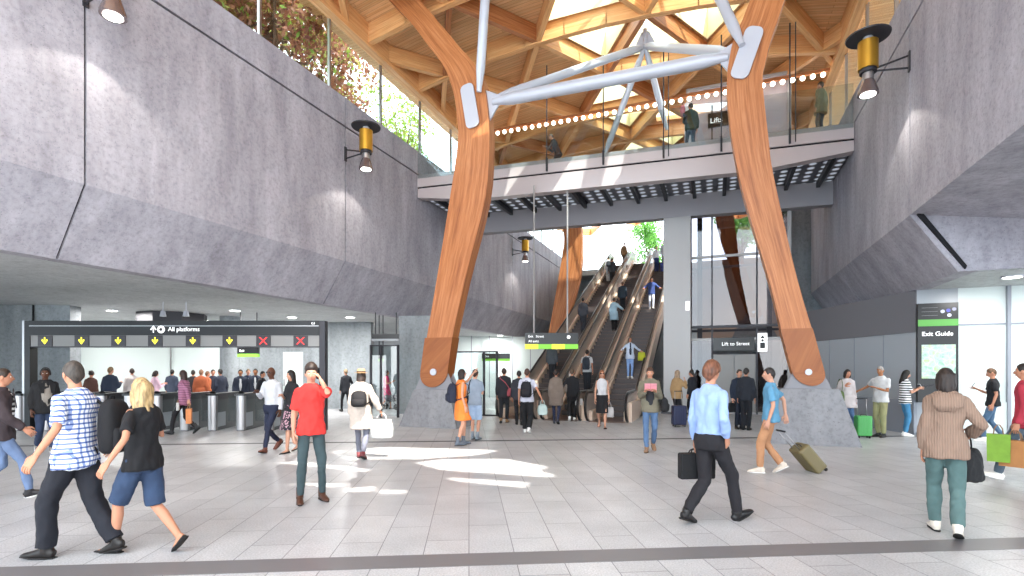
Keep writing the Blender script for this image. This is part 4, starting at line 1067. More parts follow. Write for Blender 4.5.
LEGS = {'stand': ((0.02, 0, 0, 0), (-0.02, 0, 0, 0)), 'walk': ((0.30, 0, -12, 0), (-0.30, 0, 38, 0)), 'walk2': ((-0.30, 0, 38, 0), (0.30, 0, -12, 0)),
        'step': ((0.18, 0, 0, 0), (-0.2, 0, 22, 0)), 'step2': ((-0.2, 0, 22, 0), (0.18, 0, 0, 0)), 'stairs': ((0.1, 0, 0, 0.0), (-0.12, 0, 10, 0)),
        'wide': ((0.42, 0, -16, 0), (-0.38, 0, 42, 0)), 'wide2': ((-0.38, 0, 42, 0), (0.42, 0, -16, 0))}
# hand targets from the shoulder (x outwards, y forwards, z up) and elbow pole
ARMS = {'down': ((0.07, 0.03, -0.52), (0.3, -1, 0)), 'fwd': ((0.05, 0.24, -0.44), (0.3, -1, 0)), 'back': ((0.08, -0.24, -0.45), (0.3, -1, -0.2)),
        'phone': ((-0.055, 0.10, 0.15), (0.55, 0.3, -1.5)), 'hold': ((-0.06, 0.30, -0.16), (0.5, -0.6, -1)), 'chest': ((-0.14, 0.24, -0.20), (0.6, -0.4, -1)),
        'pointup': ((0.10, 0.42, 0.24), (0.5, 0, -1)), 'strap': ((-0.02, 0.12, -0.10), (0.6, -0.3, -1)), 'bag': ((0.12, 0.02, -0.50), (0.4, -1, 0)),
        'side': ((0.40, 0.05, -0.30), (0.2, -1, -0.4)), 'pull': ((0.06, -0.22, -0.45), (0.4, -0.8, 0)), 'sidelow': ((0.24, 0.0, -0.44), (0.3, -1, -0.2)),
        'rail': ((0.28, 0.26, -0.26), (0.6, -0.5, -0.6)), 'reach': ((0.1, 0.45, -0.2), (0.3, -0.6, -1)), 'raised': ((0.02, 0.22, -0.02), (0.6, -0.4, -1)), 'pocket': ((0.04, 0.02, -0.44), (0.8, -1, 0))}
PN = [0]
def person(label, px, fy=None, D=None, z=0.0, H=1.75, rel=0.0, sex='m', top='tshirt', tc='222222', bot='trousers', bc='26282e', shoe='1c1a1a', shoes='shoe',
           hair='short', hc='2b211c', skin='w', legs='stand', la='down', ra='down', lean=0.0, hp=0.0, hy=0.0, group=None, inner=None, extra=None, lod=None, curlL=0.45, curlR=0.45, fat=1.0, wrld=None):
    if wrld is None and D is None: D = dep(fy) if z == 0 else (EYE - z) * F / (fy - HZ)
    if wrld is not None: loc = Vector(wrld); f = Vector((-sY, cY)); rr = Vector((cY, sY)); D = max(loc.xy.dot(f), 1); px = 512 + F * loc.xy.dot(rr) / D
    else: loc = G(px, D, z)
    az = math.atan2((px - 512) / F, 1.0) + math.radians(rel)
    rz = -az + YAW
    s = H / 1.76; wf = sex == 'f'
    lod = lod if lod is not None else (0 if D < 7.2 else 1 if D < 12.5 else 2)
    vox = (0.013, 0.018, 0.026)[lod]; PN[0] += 1; seed = PN[0] * 3.7; rnd = random.Random(PN[0])
    L = LEGS[legs] if isinstance(legs, str) else legs
    hipw = 0.085; TH, SH = 0.43, 0.42
    ank = []
    for sd, (dy, dx, pt, lf) in zip((-1, 1), L):
        za = 0.085 + lf + (0.13 * math.sin(math.radians(pt)) if pt > 0 else 0.0)
        ank.append(Vector((sd * (hipw * 0.9) + dx, dy, za)))
    hz = min(0.925, min(a.z + math.sqrt(max((0.985 * (TH + SH)) ** 2 - a.y ** 2 - (a.x - sd * hipw) ** 2, 0.2)) if (p_[3] == 0) else 9 for a, p_, sd in zip(ank, L, (-1, 1))))
    pel = Vector((0, 0, hz)); ca, sa = math.cos(math.radians(lean)), math.sin(math.radians(lean))
    def T(p):  # torso space, z measured from a standing 0.925 pelvis
        p = Vector(p); q = Vector((p.x, p.y, p.z - 0.925)); return Vector((q.x, q.y * ca + q.z * sa, q.z * ca - q.y * sa)) + pel
    shw = (0.143 if wf else 0.166) * fat ** 0.5
    sh = [T((sd * shw, 0, 1.415)) for sd in (-1, 1)]
    arms = []
    for sd, nm, S in zip((-1, 1), (la, ra), sh):
        t, pole = ARMS[nm] if isinstance(nm, str) else nm
        tgt = S + Vector((sd * t[0], t[1], t[2])); e, h = ik(S, tgt, 0.285, 0.255, Vector((sd * pole[0], pole[1], pole[2]))); arms.append((S, e, h, nm))
    knees = []
    for sd, a in zip((-1, 1), ank):
        hp_ = pel + Vector((sd * hipw, 0, 0)); k, a2 = ik(hp_, a, TH, SH, (sd * 0.12, 1, 0)); knees.append((hp_, k, a2))
    fw = 0.9 if wf else 1.0
    # ---- body
    body = MB()
    def torso(mb, k=0.0, z0=0.86, z1=1.5, low=0.0):
        wa = 0.118 if wf else 0.14; hi = 0.172 if wf else 0.162; chs = 0.14 if wf else 0.16
        rows = [(0.84, hi * 0.9, 0.10), (0.92, hi, 0.112), (1.0, hi * 0.93, 0.105), (1.1, wa * fat, 0.09 * fat), (1.22, (wa + chs) / 2 + 0.01, 0.1 * fat), (1.34, chs + 0.012, 0.112 if not wf else 0.115), (1.41, chs + 0.012, 0.098), (1.47, chs * 0.72, 0.07), (1.51, 0.062, 0.056)]
        rows = [r for r in rows if z0 - 1e-4 <= r[0] <= z1 + 1e-4]
        t = MB().rings([(0, 0.0, z, rx + k, ry + k) for z, rx, ry in rows], 20, pw=0.85); merge(mb, t, T)
    torso(body, -0.012)
    cov = bot in ('trousers', 'loose', 'slim'); qa = 0.82 if top in ('shirt', 'jacket', 'coat') and extra not in ('elbow', 'sleeveless') else 1.0; ql = 0.82 if cov else 1.0
    nk = T((0, 0.0, 1.47)); hc0 = T((0, 0.025, 1.635))
    body.tube([nk, (nk + hc0) / 2, hc0], [0.058 * fw, 0.052 * fw, 0.05], 14)
    for S, e, h, nm in arms:
        body.tube([S + Vector((0, 0, 0.0)), S * 0.5 + e * 0.5, e, e * 0.6 + h * 0.4, h], [0.048 * fw * qa, 0.043 * fw * qa, 0.036 * fw * qa, 0.035 * fw * qa, 0.024], 12); body.ball(S, (0.045 * fw,) * 3)
    for hp_, k, a in knees:
        body.tube([hp_ + Vector((0, 0, 0.03)), hp_ * 0.55 + k * 0.45, k, k * 0.68 + a * 0.32 - Vector((0, 0.012, 0)), a], [0.082 * ql, 0.072 * ql, 0.052 * ql, 0.053 * ql, 0.034], 14); body.ball(k, (0.053 * ql,) * 3)
    feet = []
    for (hp_, k, a), (dy, dx, pt, lf), sd in zip(knees, L, (-1, 1)):
        c_, s_ = math.cos(math.radians(pt)), math.sin(math.radians(pt))
        def FT(p, a=a, c_=c_, s_=s_, sd=sd): 
            p = Vector(p); x = p.x + sd * p.y * 0.14; return a + Vector((x, p.y * c_ + (p.z) * s_ , p.z * c_ - p.y * s_))
        feet.append(FT)
        if shoes in ('flat', 'sandal'):
            f = MB().tube([(0, -0.055, -0.045), (0, -0.02, -0.03), (0, 0.06, -0.05), (0, 0.13, -0.063), (0, 0.165, -0.068)], [(0.024, 0.03), (0.033, 0.045), (0.036, 0.03), (0.04, 0.018), (0.03, 0.012)], 12); merge(body, f, FT)
    bm_ = remesh(body, vox, 3)
    B = MB(); B.v = [v.co.copy() for v in bm_.vertices]; B.f = [tuple(p.vertices) for p in bm_.polygons]; B.m = [0] * len(B.f)
    n_, m_ = ((44, 34), (30, 24), (18, 14))[lod]
    hpr, hyr = math.radians(hp), math.radians(hy)
    HM = Matrix.Translation(hc0) @ Matrix.Rotation(-hyr, 4, 'Z') @ Matrix.Rotation(-hpr + math.radians(-lean * 0.5), 4, 'X')
    hs = 0.93 if wf else 0.96
    def HT(p): return HM @ (Vector(p) * hs)
    merge(B, headgrid(headpt, n_, m_), HT)
    for sd in (-1, 1):
        merge(B, MB().ball((sd * 0.078, -0.008, -0.005), (0.012, 0.021, 0.033), 10, 8), HT)
        if lod < 2:
            merge(B, MB().ball((sd * 0.030, 0.083, 0.009), (0.0135, 0.0095, 0.0075), 10, 6), HT, 1); merge(B, MB().ball((sd * 0.030, 0.0905, 0.009), (0.0055, 0.003, 0.0055), 8, 6), HT, 2)
        merge(B, MB().ball((sd * 0.031, 0.0945, 0.029), (0.019, 0.004, 0.0035), 8, 5), HT, 4)
    merge(B, MB().ball((0, 0.098, -0.062), (0.024, 0.006, 0.0065), 10, 6), HT, 3)
    hands = []
    for (S, e, h, nm), sd, curl in zip(arms, (-1, 1), (curlL, curlR)):
        d = (h - e).normalized(); xin = Vector((-sd, 0, 0)); 
        if isinstance(nm, str) and nm in ('phone', 'raised'): up_ = Vector((sd * 0.8, 0.5, 0))
        elif isinstance(nm, str) and nm in ('hold', 'chest', 'reach', 'rail', 'pointup'): up_ = Vector((0, 0.2, 1))
        else: up_ = Vector((sd * 1.0, 0.1, 0.0))
        if isinstance(nm, str) and nm in ('hold', 'chest'): d = (d + Vector((-sd * 0.2, 0.4, 0.3))).normalized()
        Z = (up_ - d * up_.dot(d)).normalized(); X = d.cross(Z)
        hm = hand_mesh(curl, 1, 6 if lod else 8)
        # thumb side: towards the front / inside
        fl_ = 1 if (X.dot(Vector((0, 1, 0))) > 0 or abs(X.dot(Vector((-sd, 0, 0)))) > 0.6 and X.dot(Vector((-sd, 0, 0))) > 0) else -1
        M3 = lambda p, X=X, d=d, Z=Z, h=h, fl_=fl_: h + X * (p.x * fl_ * 0.98) + d * p.y + Z * p.z
        if fl_ < 0: hm.f = [tuple(reversed(f)) for f in hm.f]
        merge(B, hm, M3); hands.append(h + d * 0.085)
    s = H / max(HT((0, 0, 0.122)).z, 0.6 * H)
    root = empty('person', loc, rz); wx = 0.94; root.scale = (s * wx, s * wx, s)
    skc = mat('skin_' + skin, SK[skin], 0.55, spec=0.3); lip = mat('lips_' + skin, {'b': '4a2a26', 'm': '7c443a'}.get(skin, 'b0665c'), 0.4)
    me = B.data('body', [skc, M_eye, M_iris, lip, hairmat(hc)], True)
    o = bpy.data.objects.new('body', me); COL.objects.link(o); o.parent = root
    # ---- trousers / shorts / skirt
    tk = 0.014
    def legtube(mb, k0, to, cuff, flare=0.0):
        for hp_, k, a in knees:
            c0 = hp_ + Vector((0, 0, 0.05))
            if to == 'ankle':
                e = a + (k - a).normalized() * 0.015
                mb.tube([c0, hp_ * 0.55 + k * 0.45, k, k * 0.6 + a * 0.4, e], [0.082 + k0, 0.077 + k0, 0.062 + k0, 0.058 + k0 + flare * .5, cuff + flare], 16); mb.ball(k, (0.062 + k0,) * 3)
            else:
                e = hp_ * (1 - to) + k * to if to <= 1 else k * (2 - to) + a * (to - 1)
                mb.tube([c0, hp_ * 0.5 + e * 0.5, e], [0.084 + k0, 0.082 + k0, 0.076 + k0 if to <= 1 else 0.07 + k0], 16)
    bmat = denim(bc[1:]) if bc[0] == 'd' and len(bc) == 7 else cloth(bc)
    if bot in ('trousers', 'loose', 'slim', 'shorts'):
        mb = MB(); k0 = {'trousers': 0.01, 'loose': 0.024, 'slim': 0.0, 'shorts': 0.016}[bot]
        legtube(mb, k0, 'ankle' if bot != 'shorts' else (1.0 if extra != 'short' else 0.6), {'trousers': 0.06, 'loose': 0.078, 'slim': 0.046}.get(bot, 0), 0)
        tuck = extra == 'tucked' or top == 'tank'; t = MB(); torso(t, 0.026 if tuck else 0.006, 0.84, 1.0); merge(mb, t)
        link({'shorts': 'shorts'}.get(bot, 'trousers'), remesh(mb, vox, 2, 0.012 if lod < 2 else 0, seed), bmat, root)
    def skirt(mb, z0, z1, k, flare):
        cy = (knees[0][1].y + knees[1][1].y) / 2
        half = abs(knees[0][1].y - knees[1][1].y) / 2; rows = []
        for i in range(6):
            t = i / 5; z = z1 + (z0 - z1) * t; q = max(0, (hz - z) / 0.45)
            rows.append((0, cy * min(q, 1.3), z, (0.175 if wf else 0.172) + k + flare * t, 0.118 + k + flare * t + half * min(q, 1.2)))
        mb.rings(rows, 22)
    if bot == 'skirt':
        mb = MB(); skirt(mb, hz - 0.42, hz + 0.1, 0.012, 0.0); link('skirt', remesh(mb, vox, 2, 0.01, seed), bmat, root)
    # ---- top
    mb = MB(); k = {'tshirt': 0.015, 'shirt': 0.014, 'jacket': 0.028, 'coat': 0.034, 'dress': 0.016, 'tank': 0.01, 'longdress': 0.016}.get(top, 0.016)
    torso(mb, k, 1.0 if top not in ('dress', 'longdress') else 0.92, 1.51)
    if extra == 'tucked': k *= 0.8
    low = MB(); zh = {'tshirt': 0.86, 'shirt': 0.93 if extra == 'tucked' else 0.82, 'jacket': 0.82, 'coat': 0.60, 'dress': 0.58, 'tank': 0.93, 'longdress': 0.45}[top] if extra != 'longhem' else 0.74
    off = hz - 0.925
    tucked = extra == 'tucked' or top == 'tank'
    if top in ('coat', 'dress', 'longdress'): skirt(mb, zh + off, hz + 0.12, k, 0.03 if top != 'coat' else 0.035)
    else:
        rr_ = [(z, ((0.172 if wf else 0.166) + k) if z == 1.0 else (0.150 if tucked else (0.2 if bot == 'loose' else 0.186) + k * 0.6), 0.112 + k if z == 1.0 else (0.09 if tucked else 0.135 + k * 0.6 + (0.035 if 'wide' in str(legs) else 0.015 if 'walk' in str(legs) else 0))) for z in (zh, (zh + 1.0) / 2, 1.0)]
        if not tucked: rr_ += [(1.12, (0.142 if wf else 0.158) * fat + k, 0.104 + k), (1.28, 0.146 + k if wf else 0.164 + k, 0.104 + k)]
        t = MB().rings([(0, 0, z, rx, ry) for z, rx, ry in rr_], 20, pw=0.9); merge(mb, t, T)
    sl = {'tshirt': 0.75, 'dress': 0.5, 'shirt': 2, 'jacket': 2, 'coat': 2, 'tank': 0, 'longdress': 0}[top]
    if extra == 'elbow': sl = 0.86
    if extra == 'sleeveless': sl = 0
    ka = k * 0.9
    for S, e, h, nm in arms:
        if sl == 0: continue
        mb.ball(S + Vector((0, 0, -0.012)), (0.05 * fw + ka * 0.9,) * 3)
        if sl <= 1: q = S * (1 - sl) + e * sl; mb.tube([S, (S + q) / 2, q], [0.047 * fw + ka, 0.05 * fw + ka, 0.052 * fw + ka], 14)
        else:
            w_ = h + (e - h).normalized() * 0.01; mb.tube([S, (S + e) / 2, e, (e + w_) / 2, w_], [0.047 * fw + ka, 0.045 * fw + ka, 0.042 * fw + ka, 0.038 * fw + ka, 0.031 + ka], 14); mb.ball(e, (0.042 * fw + ka,) * 3)
    if top in ('shirt', 'jacket', 'coat'):
        c1 = T((0, 0, 1.46)); c2 = T((0, 0.004, 1.515)); mb.tube([c1, c2], [0.085, 0.068], 16)
    tmat = cloth(tc)
    nm_t = {'tshirt': 't_shirt', 'tank': 'sleeveless_top', 'longdress': 'dress'}.get(top, top)
    link(nm_t, remesh(mb, vox, 2, 0.016 if lod < 2 else 0.008, seed + 5), tmat, root)
    if inner:      # shirt front showing between the jacket edges, with lapels
        mb = MB(); pts = [T((-0.055, 0.10 + k, 1.46)), T((0.055, 0.10 + k, 1.46)), T((0.04, 0.128 + k, 1.3)), T((0.03, 0.118 + k, 1.1)), T((-0.03, 0.118 + k, 1.1)), T((-0.04, 0.128 + k, 1.3))]
        wdt = 1.7 if top == 'jacket' and extra == 'open' else 1.0
        for p in pts: p.x *= wdt
        mb.tube([T((0, 0.055, 1.48)), T((0, 0.085 + k * 0.6, 1.38)), T((0, 0.096 + k * 0.6, 1.25)), T((0, 0.085 + k * 0.5, 1.05)), T((0, 0.09 + k * .5, 0.9))], [(0.05 * wdt, 0.03), (0.06 * wdt, 0.035), (0.056 * wdt, 0.04), (0.056 * wdt, 0.04), (0.056 * wdt, 0.035)], 12, up=(0, 1, 0))
        link('shirt_front', mb.data('t', M_black), cloth(inner), root)
        for sd in (-1, 1):
            lp = MB().prism([T((sd * 0.03, 0.1 + k, 1.49)), T((sd * 0.095 * wdt, 0.1 + k, 1.42)), T((sd * 0.06 * wdt, 0.13 + k, 1.24)), T((sd * 0.035 * wdt, 0.135 + k, 1.24))], Vector((0, 0.008, 0))); link('lapel', lp.data('t', M_black), tmat, root, False)
    # ---- shoes
    if shoes in ('shoe', 'boot', 'sneaker', 'flat', 'sandal'):
        for FT in feet:
            mb = MB(); kk = 0.004
            if shoes in ('flat', 'sandal'): mb.tube([(0, -0.07, -0.055), (0, -0.03, -0.06), (0, 0.06, -0.066), (0, 0.13, -0.066), (0, 0.175, -0.072)], [(0.03, 0.018), (0.037, 0.022), (0.04, 0.017), (0.045, 0.017), (0.032, 0.01)], 14)
            else:
                mb.tube([(0, -0.075, -0.045), (0, -0.045, -0.035), (0, 0.03, -0.035), (0, 0.1, -0.05), (0, 0.17, -0.06), (0, 0.2, -0.066)], [(0.03, 0.035), (0.04, 0.048), (0.042, 0.046), (0.048, 0.032), (0.042, 0.022), (0.022, 0.012)], 14)
                hh = 0.12 if shoes == 'boot' else 0.03; mb.tube([(0, -0.01, -0.03), (0, -0.01, hh)], [0.048, 0.05], 14)
            so_ = MB().tube([(0, -0.085, -0.076), (0, -0.04, -0.077), (0, 0.1, -0.077), (0, 0.2, -0.075)], [(0.028, 0.010), (0.042, 0.010), (0.05, 0.009), (0.024, 0.007)], 14)
            mm_ = MB(); merge(mm_, mb, FT); me_ = mm_.data('t', M_black)
            if lod < 2: me_ = remesh(mm_, 0.009, 2)
            so2 = link('shoe', me_, mat('leather_' + shoe, shoe, 0.45), root)
            q_ = MB(); merge(q_, so_, FT); link('sole', q_.data('t', M_black), mat('sole_' + ('d' if shoes != 'sneaker' else 'w'), '1a1818' if shoes != 'sneaker' else 'e6e4e0', 0.7), so2)
    # ---- hair
    hm = hairmat(hc); nh = max(n_, 24); mh = max(m_, 18); th = 0.011 if hair not in ('buzz', 'grey') else 0.006
    def hairfn(u):
        p = headpt(u); x, y, z = u
        a = abs(math.atan2(x, y)); line = 0.52 if a < 0.75 else (0.52 - (a - 0.75) * 1.1 if a < 1.25 else (-0.02 if a < 1.7 else -0.02 - (a - 1.7) * 0.6))
        if hair in ('long', 'wavy', 'bob', 'bun', 'ponytail'): line = min(line, 0.45 if a < 0.6 else 0.0) if a < 1.0 else -0.35
        d = (z - line)
        t = max(-0.012, min(th, d * 0.16))
        if hair == 'quiff' and z > 0.4 and y > -0.2: t += 0.035 * max(0, (z - 0.4)) + 0.012
        if hair in ('curly',): t = t * 2.1 if t > 0 else t
        nse = noise.noise(Vector((x * 9 + seed, y * 9, z * 9))) * (0.004 if hair != 'curly' else 0.012)
        n = Vector(u).normalized()
        if t > 0: t += nse
        return p + n * t
    if hair not in ('bald', 'none'):
        mb = MB(); merge(mb, headgrid(hairfn, nh, mh), HT)
        ln = {'long': 0.33, 'wavy': 0.36, 'bob': 0.17}.get(hair, 0)
        if ln:
            for i in range(9 if lod < 2 else 7):
                a = -1.85 + 3.7 * i / (8 if lod < 2 else 6); x = 0.074 * math.sin(a); y = -0.082 * math.cos(a) - 0.002
                wv = 0.012 if hair == 'wavy' else 0.004
                L_ = ln * (1 - 0.25 * abs(math.sin(a))); pts = []
                for q in range(7): t = q / 6; pts.append(Vector((x * (1 + 0.1 * t) + wv * math.sin(q * 2.1 + i), y - 0.025 * t + wv * math.cos(q * 1.7 + i * 2), 0.06 - (L_ + 0.06) * t)))
                tb = MB().tube(pts, ([0.026, 0.032, 0.034, 0.034, 0.033, 0.028, 0.012] if hair == 'wavy' else [0.022, 0.025, 0.026, 0.026, 0.025, 0.02, 0.01]), 8); merge(mb, tb, HT)
        if hair == 'bun': merge(mb, MB().ball((0, -0.09, 0.085), (0.045, 0.045, 0.04), 12, 8), HT)
        if hair == 'ponytail':
            pts = [Vector((0, -0.09, 0.03)), Vector((0, -0.125, 0.0)), Vector((0, -0.135, -0.1)), Vector((0, -0.125, -0.2))]; merge(mb, MB().tube(pts, [0.02, 0.03, 0.028, 0.01], 8), HT)
        me_ = remesh(mb, 0.010 if lod == 0 else 0.014, 1, 0.012 if hair in ('wavy', 'curly') else 0.004, seed) if lod < 2 or ln else mb.data('t', M_black)
        link('hair', me_, hm, root)
    if extra == 'hat' or hair == 'hat':
        mb = MB(); t = MB().rings([(0, -0.01, 0.06, 0.15, 0.165), (0, -0.01, 0.066, 0.15, 0.165), (0, -0.01, 0.07, 0.095, 0.112), (0, -0.01, 0.13, 0.088, 0.1), (0, -0.01, 0.155, 0.06, 0.075)], 24); merge(mb, t, HT)
        link('hat', mb.data('t', M_black), cloth('b08a63'), root)
        t = MB().rings([(0, -0.01, 0.072, 0.098, 0.115), (0, -0.01, 0.1, 0.094, 0.109)], 24); mb = MB(); merge(mb, t, HT); link('hat_band', mb.data('t', M_black), cloth('2b2320'), root)
    if extra == 'glasses' or hair == 'bald' and skin == 'b':
        mb = MB()
        for sd in (-1, 1): mb.ball((sd * 0.032, 0.098, 0.008), (0.026, 0.006, 0.018), 12, 6)
        mb.tube([(-0.075, 0.02, 0.015), (-0.06, 0.095, 0.014)], 0.004, 6).tube([(0.075, 0.02, 0.015), (0.06, 0.095, 0.014)], 0.004, 6)
        q = MB(); merge(q, mb, HT); link('sunglasses', q.data('t', M_black), mat('dark_lens', '0d0d10', 0.15), root)
    tag(root, label, 'person', group)
    R = Matrix.Rotation(rz, 4, 'Z')
    def WP(p): q = Vector(p) * s; return loc + R @ Vector((q.x * wx, q.y * wx, q.z))
    return dict(root=root, loc=loc, rz=rz, s=s, lh=WP(hands[0]), rh=WP(hands[1]), wp=WP, T=T, sh=sh, pel=pel, HT=HT, hz=hz)

# ---------------------------------------------------------------- bags, cases and other things people hold
M_nyl = cloth('1b1c20')
def backpack(P_, label, c='1b1c20', side=0.0, h=0.46, straps=True, back=-0.235, only=None):
    s = P_['s']; loc = P_['wp'](P_['T']((side, back, 1.20 if only is None else 1.17))); r = empty('backpack', loc, P_['rz']); r.scale = (s, s, s)
    m = cloth(c)
    mb = MB().rings([(0, 0, -h / 2, 0.10, 0.06), (0, -0.01, -h / 2 + 0.03, 0.14, 0.085), (0, -0.01, -h * 0.15, 0.15, 0.095), (0, 0, h * 0.25, 0.14, 0.085), (0, 0.01, h * 0.42, 0.11, 0.065), (0, 0.01, h / 2, 0.06, 0.04)], 20, pw=0.7)
    link('pack_body', mb.data('t', M_black), m, r)
    mb = MB().rings([(0, -0.085, -h * 0.42, 0.10, 0.03), (0, -0.095, -h * 0.36, 0.12, 0.04), (0, -0.095, -h * 0.08, 0.12, 0.04), (0, -0.085, -h * 0.02, 0.10, 0.02)], 16, pw=0.7); link('front_pocket', mb.data('t', M_black), m, r)
    if straps:
        for sd in ((-1, 1) if only is None else (only,)):
            pts = [(sd * 0.07, 0.06, h * 0.38), (sd * 0.10, 0.16, h * 0.5), (sd * 0.115, 0.27, h * 0.52), (sd * 0.115, 0.375, h * 0.38), (sd * 0.13, 0.385, h * 0.05), (sd * 0.18, 0.26, -h * 0.22), (sd * 0.12, 0.06, -h * 0.36)]
            pts = [Vector(p) + Vector((-side, -0.235 - back, 0)) for p in pts]
            if only is not None: pts = [p + Vector((side * 0.2 + 0.02 * sd, 0, 0)) for p in pts[:5]]
            link('strap', MB().tube(pts, [(0.008, 0.024)] * len(pts), 8, up=(1, 0, 0)).data('t', M_black), m, r)
    link('top_loop', MB().tube([(-0.03, 0.03, h * 0.48), (-0.02, 0.02, h * 0.56), (0.02, 0.02, h * 0.56), (0.03, 0.03, h * 0.48)], 0.007, 6).data('t', M_black), m, r)
    return tag(r, label, 'backpack')
def bag(P_, hand, label, kind='tote', c='e9e6e2', w=0.3, h=0.34, d=0.1, cat='bag', drop=0.2, rz=0.0, name=None):
    p = Vector(P_[hand]) if isinstance(hand, str) else Vector(hand); r = empty(name or {'tote': 'tote_bag', 'paper': 'shopping_bag', 'brief': 'briefcase', 'plastic': 'plastic_bag', 'duffel': 'shoulder_bag'}[kind], p - Vector((0, 0, drop + h)), P_['rz'] + rz)
    m = cloth(c)
    if kind == 'paper':
        mb = MB().prism([(-w / 2, -d / 2, 0), (w / 2, -d / 2, 0), (w / 2 * 1.04, -d / 2, h), (-w / 2 * 1.04, -d / 2, h)], (0, d, 0)); link('bag_body', mb.data('t', M_black), m, r, False)
    elif kind == 'brief':
        mb = MB().box(-w / 2, -d / 2, 0, w / 2, d / 2, h); me = mb.data('t', M_black); o = link('case_body', me, m, r, False); bv = o.modifiers.new('b', 'BEVEL'); bv.width = 0.02; bv.segments = 3
        link('flap', MB().box(-w / 2 + 0.01, -d / 2 - 0.008, h * 0.35, w / 2 - 0.01, -d / 2 + 0.005, h * 0.98).data('t', M_black), m, r, False)
        link('clasp', MB().box(-0.02, -d / 2 - 0.014, h * 0.36, 0.02, -d / 2 - 0.006, h * 0.46).data('t', M_black), M_steel, r, False)
    else:
        mb = MB().rings([(0, 0, 0, w * 0.42, d * 0.4), (0, 0, h * 0.08, w * 0.5, d * 0.55), (0, 0, h * 0.5, w * 0.52, d * 0.55), (0, 0, h * 0.85, w * 0.47, d * 0.4), (0, 0, h, w * (0.2 if kind == 'plastic' else 0.42), d * 0.18)], 20, pw=0.65)
        link('bag_body', remesh(mb, 0.02, 1, 0.02, p.x) if kind != 'tote' else mb.data('t', M_black), m, r)
    for sd in ((-1, 1) if kind != 'duffel' else (0,)):
        hw = w * (0.22 if kind != 'brief' else 0.2)
        top = h + drop
        pts = [(-hw, sd * d * 0.3, h * 0.97), (-hw * 0.8, sd * d * 0.15, h + drop * 0.6), (-hw * 0.25, 0, top), (hw * 0.25, 0, top), (hw * 0.8, sd * d * 0.15, h + drop * 0.6), (hw, sd * d * 0.3, h * 0.97)]
        link('handle', MB().tube(pts, 0.008, 6).data('t', M_black), m if kind != 'paper' else cloth('8a6a50'), r)
    return tag(r, label, cat)
def shoulder_bag(P_, side, label, c='1d1d20', w=0.34, h=0.3, d=0.14, cross=False, z=0.93, y=-0.02, x=0.25, cat='shoulder bag'):
    s = P_['s']; loc = P_['wp'](P_['T']((side * x, y, z))); r = empty('shoulder_bag', loc, P_['rz']); r.scale = (s, s, s); m = cloth(c)
    mb = MB().rings([(0, 0, -h * 0.5, d * 0.35, w * 0.42), (0, 0, -h * 0.42, d * 0.52, w * 0.5), (0, 0, 0, d * 0.55, w * 0.5), (0, 0, h * 0.38, d * 0.4, w * 0.46), (0, 0, h * 0.48, d * 0.2, w * 0.42)], 20, pw=0.65); link('bag_body', remesh(mb, 0.018, 1, 0.012, loc.x), m, r)
    sx = -x * side if not cross else -x * side - side * 0.10
    zz = 1.50 - z
    pts = [(0, -w * 0.4, h * 0.4), (sx * 0.45, -w * 0.28 - y - 0.03, zz * 0.6), (sx * 0.75 if not cross else sx, -0.12 - y, zz - 0.06), (sx * 0.62 if not cross else sx, -y, zz + 0.02), (sx * 0.75 if not cross else sx, 0.12 - y, zz - 0.06), (sx * 0.45, w * 0.3 - y + 0.05, zz * 0.6), (0, w * 0.4, h * 0.4)]
    if not cross: pts = [(0, -w * 0.35, h * 0.4), (-side * 0.07, -0.11 - y, zz * 0.7), (-side * 0.09, -0.06 - y, zz - 0.01), (-side * 0.09, 0.04 - y, zz - 0.01), (-side * 0.07, 0.12 - y, zz * 0.7), (0, w * 0.35, h * 0.4)]
    link('strap', MB().tube(pts, [(0.005, 0.013)] * len(pts), 8, up=(1, 0, 0)).data('t', M_black), m, r)
    link('front_pocket', MB().rings([(side * d * 0.5, 0, -h * 0.38, 0.02, w * 0.3), (side * d * 0.52, 0, 0, 0.025, w * 0.32), (side * d * 0.45, 0, h * 0.1, 0.01, w * 0.3)], 14, pw=0.6).data('t', M_black), m, r)
    return tag(r, label, cat)
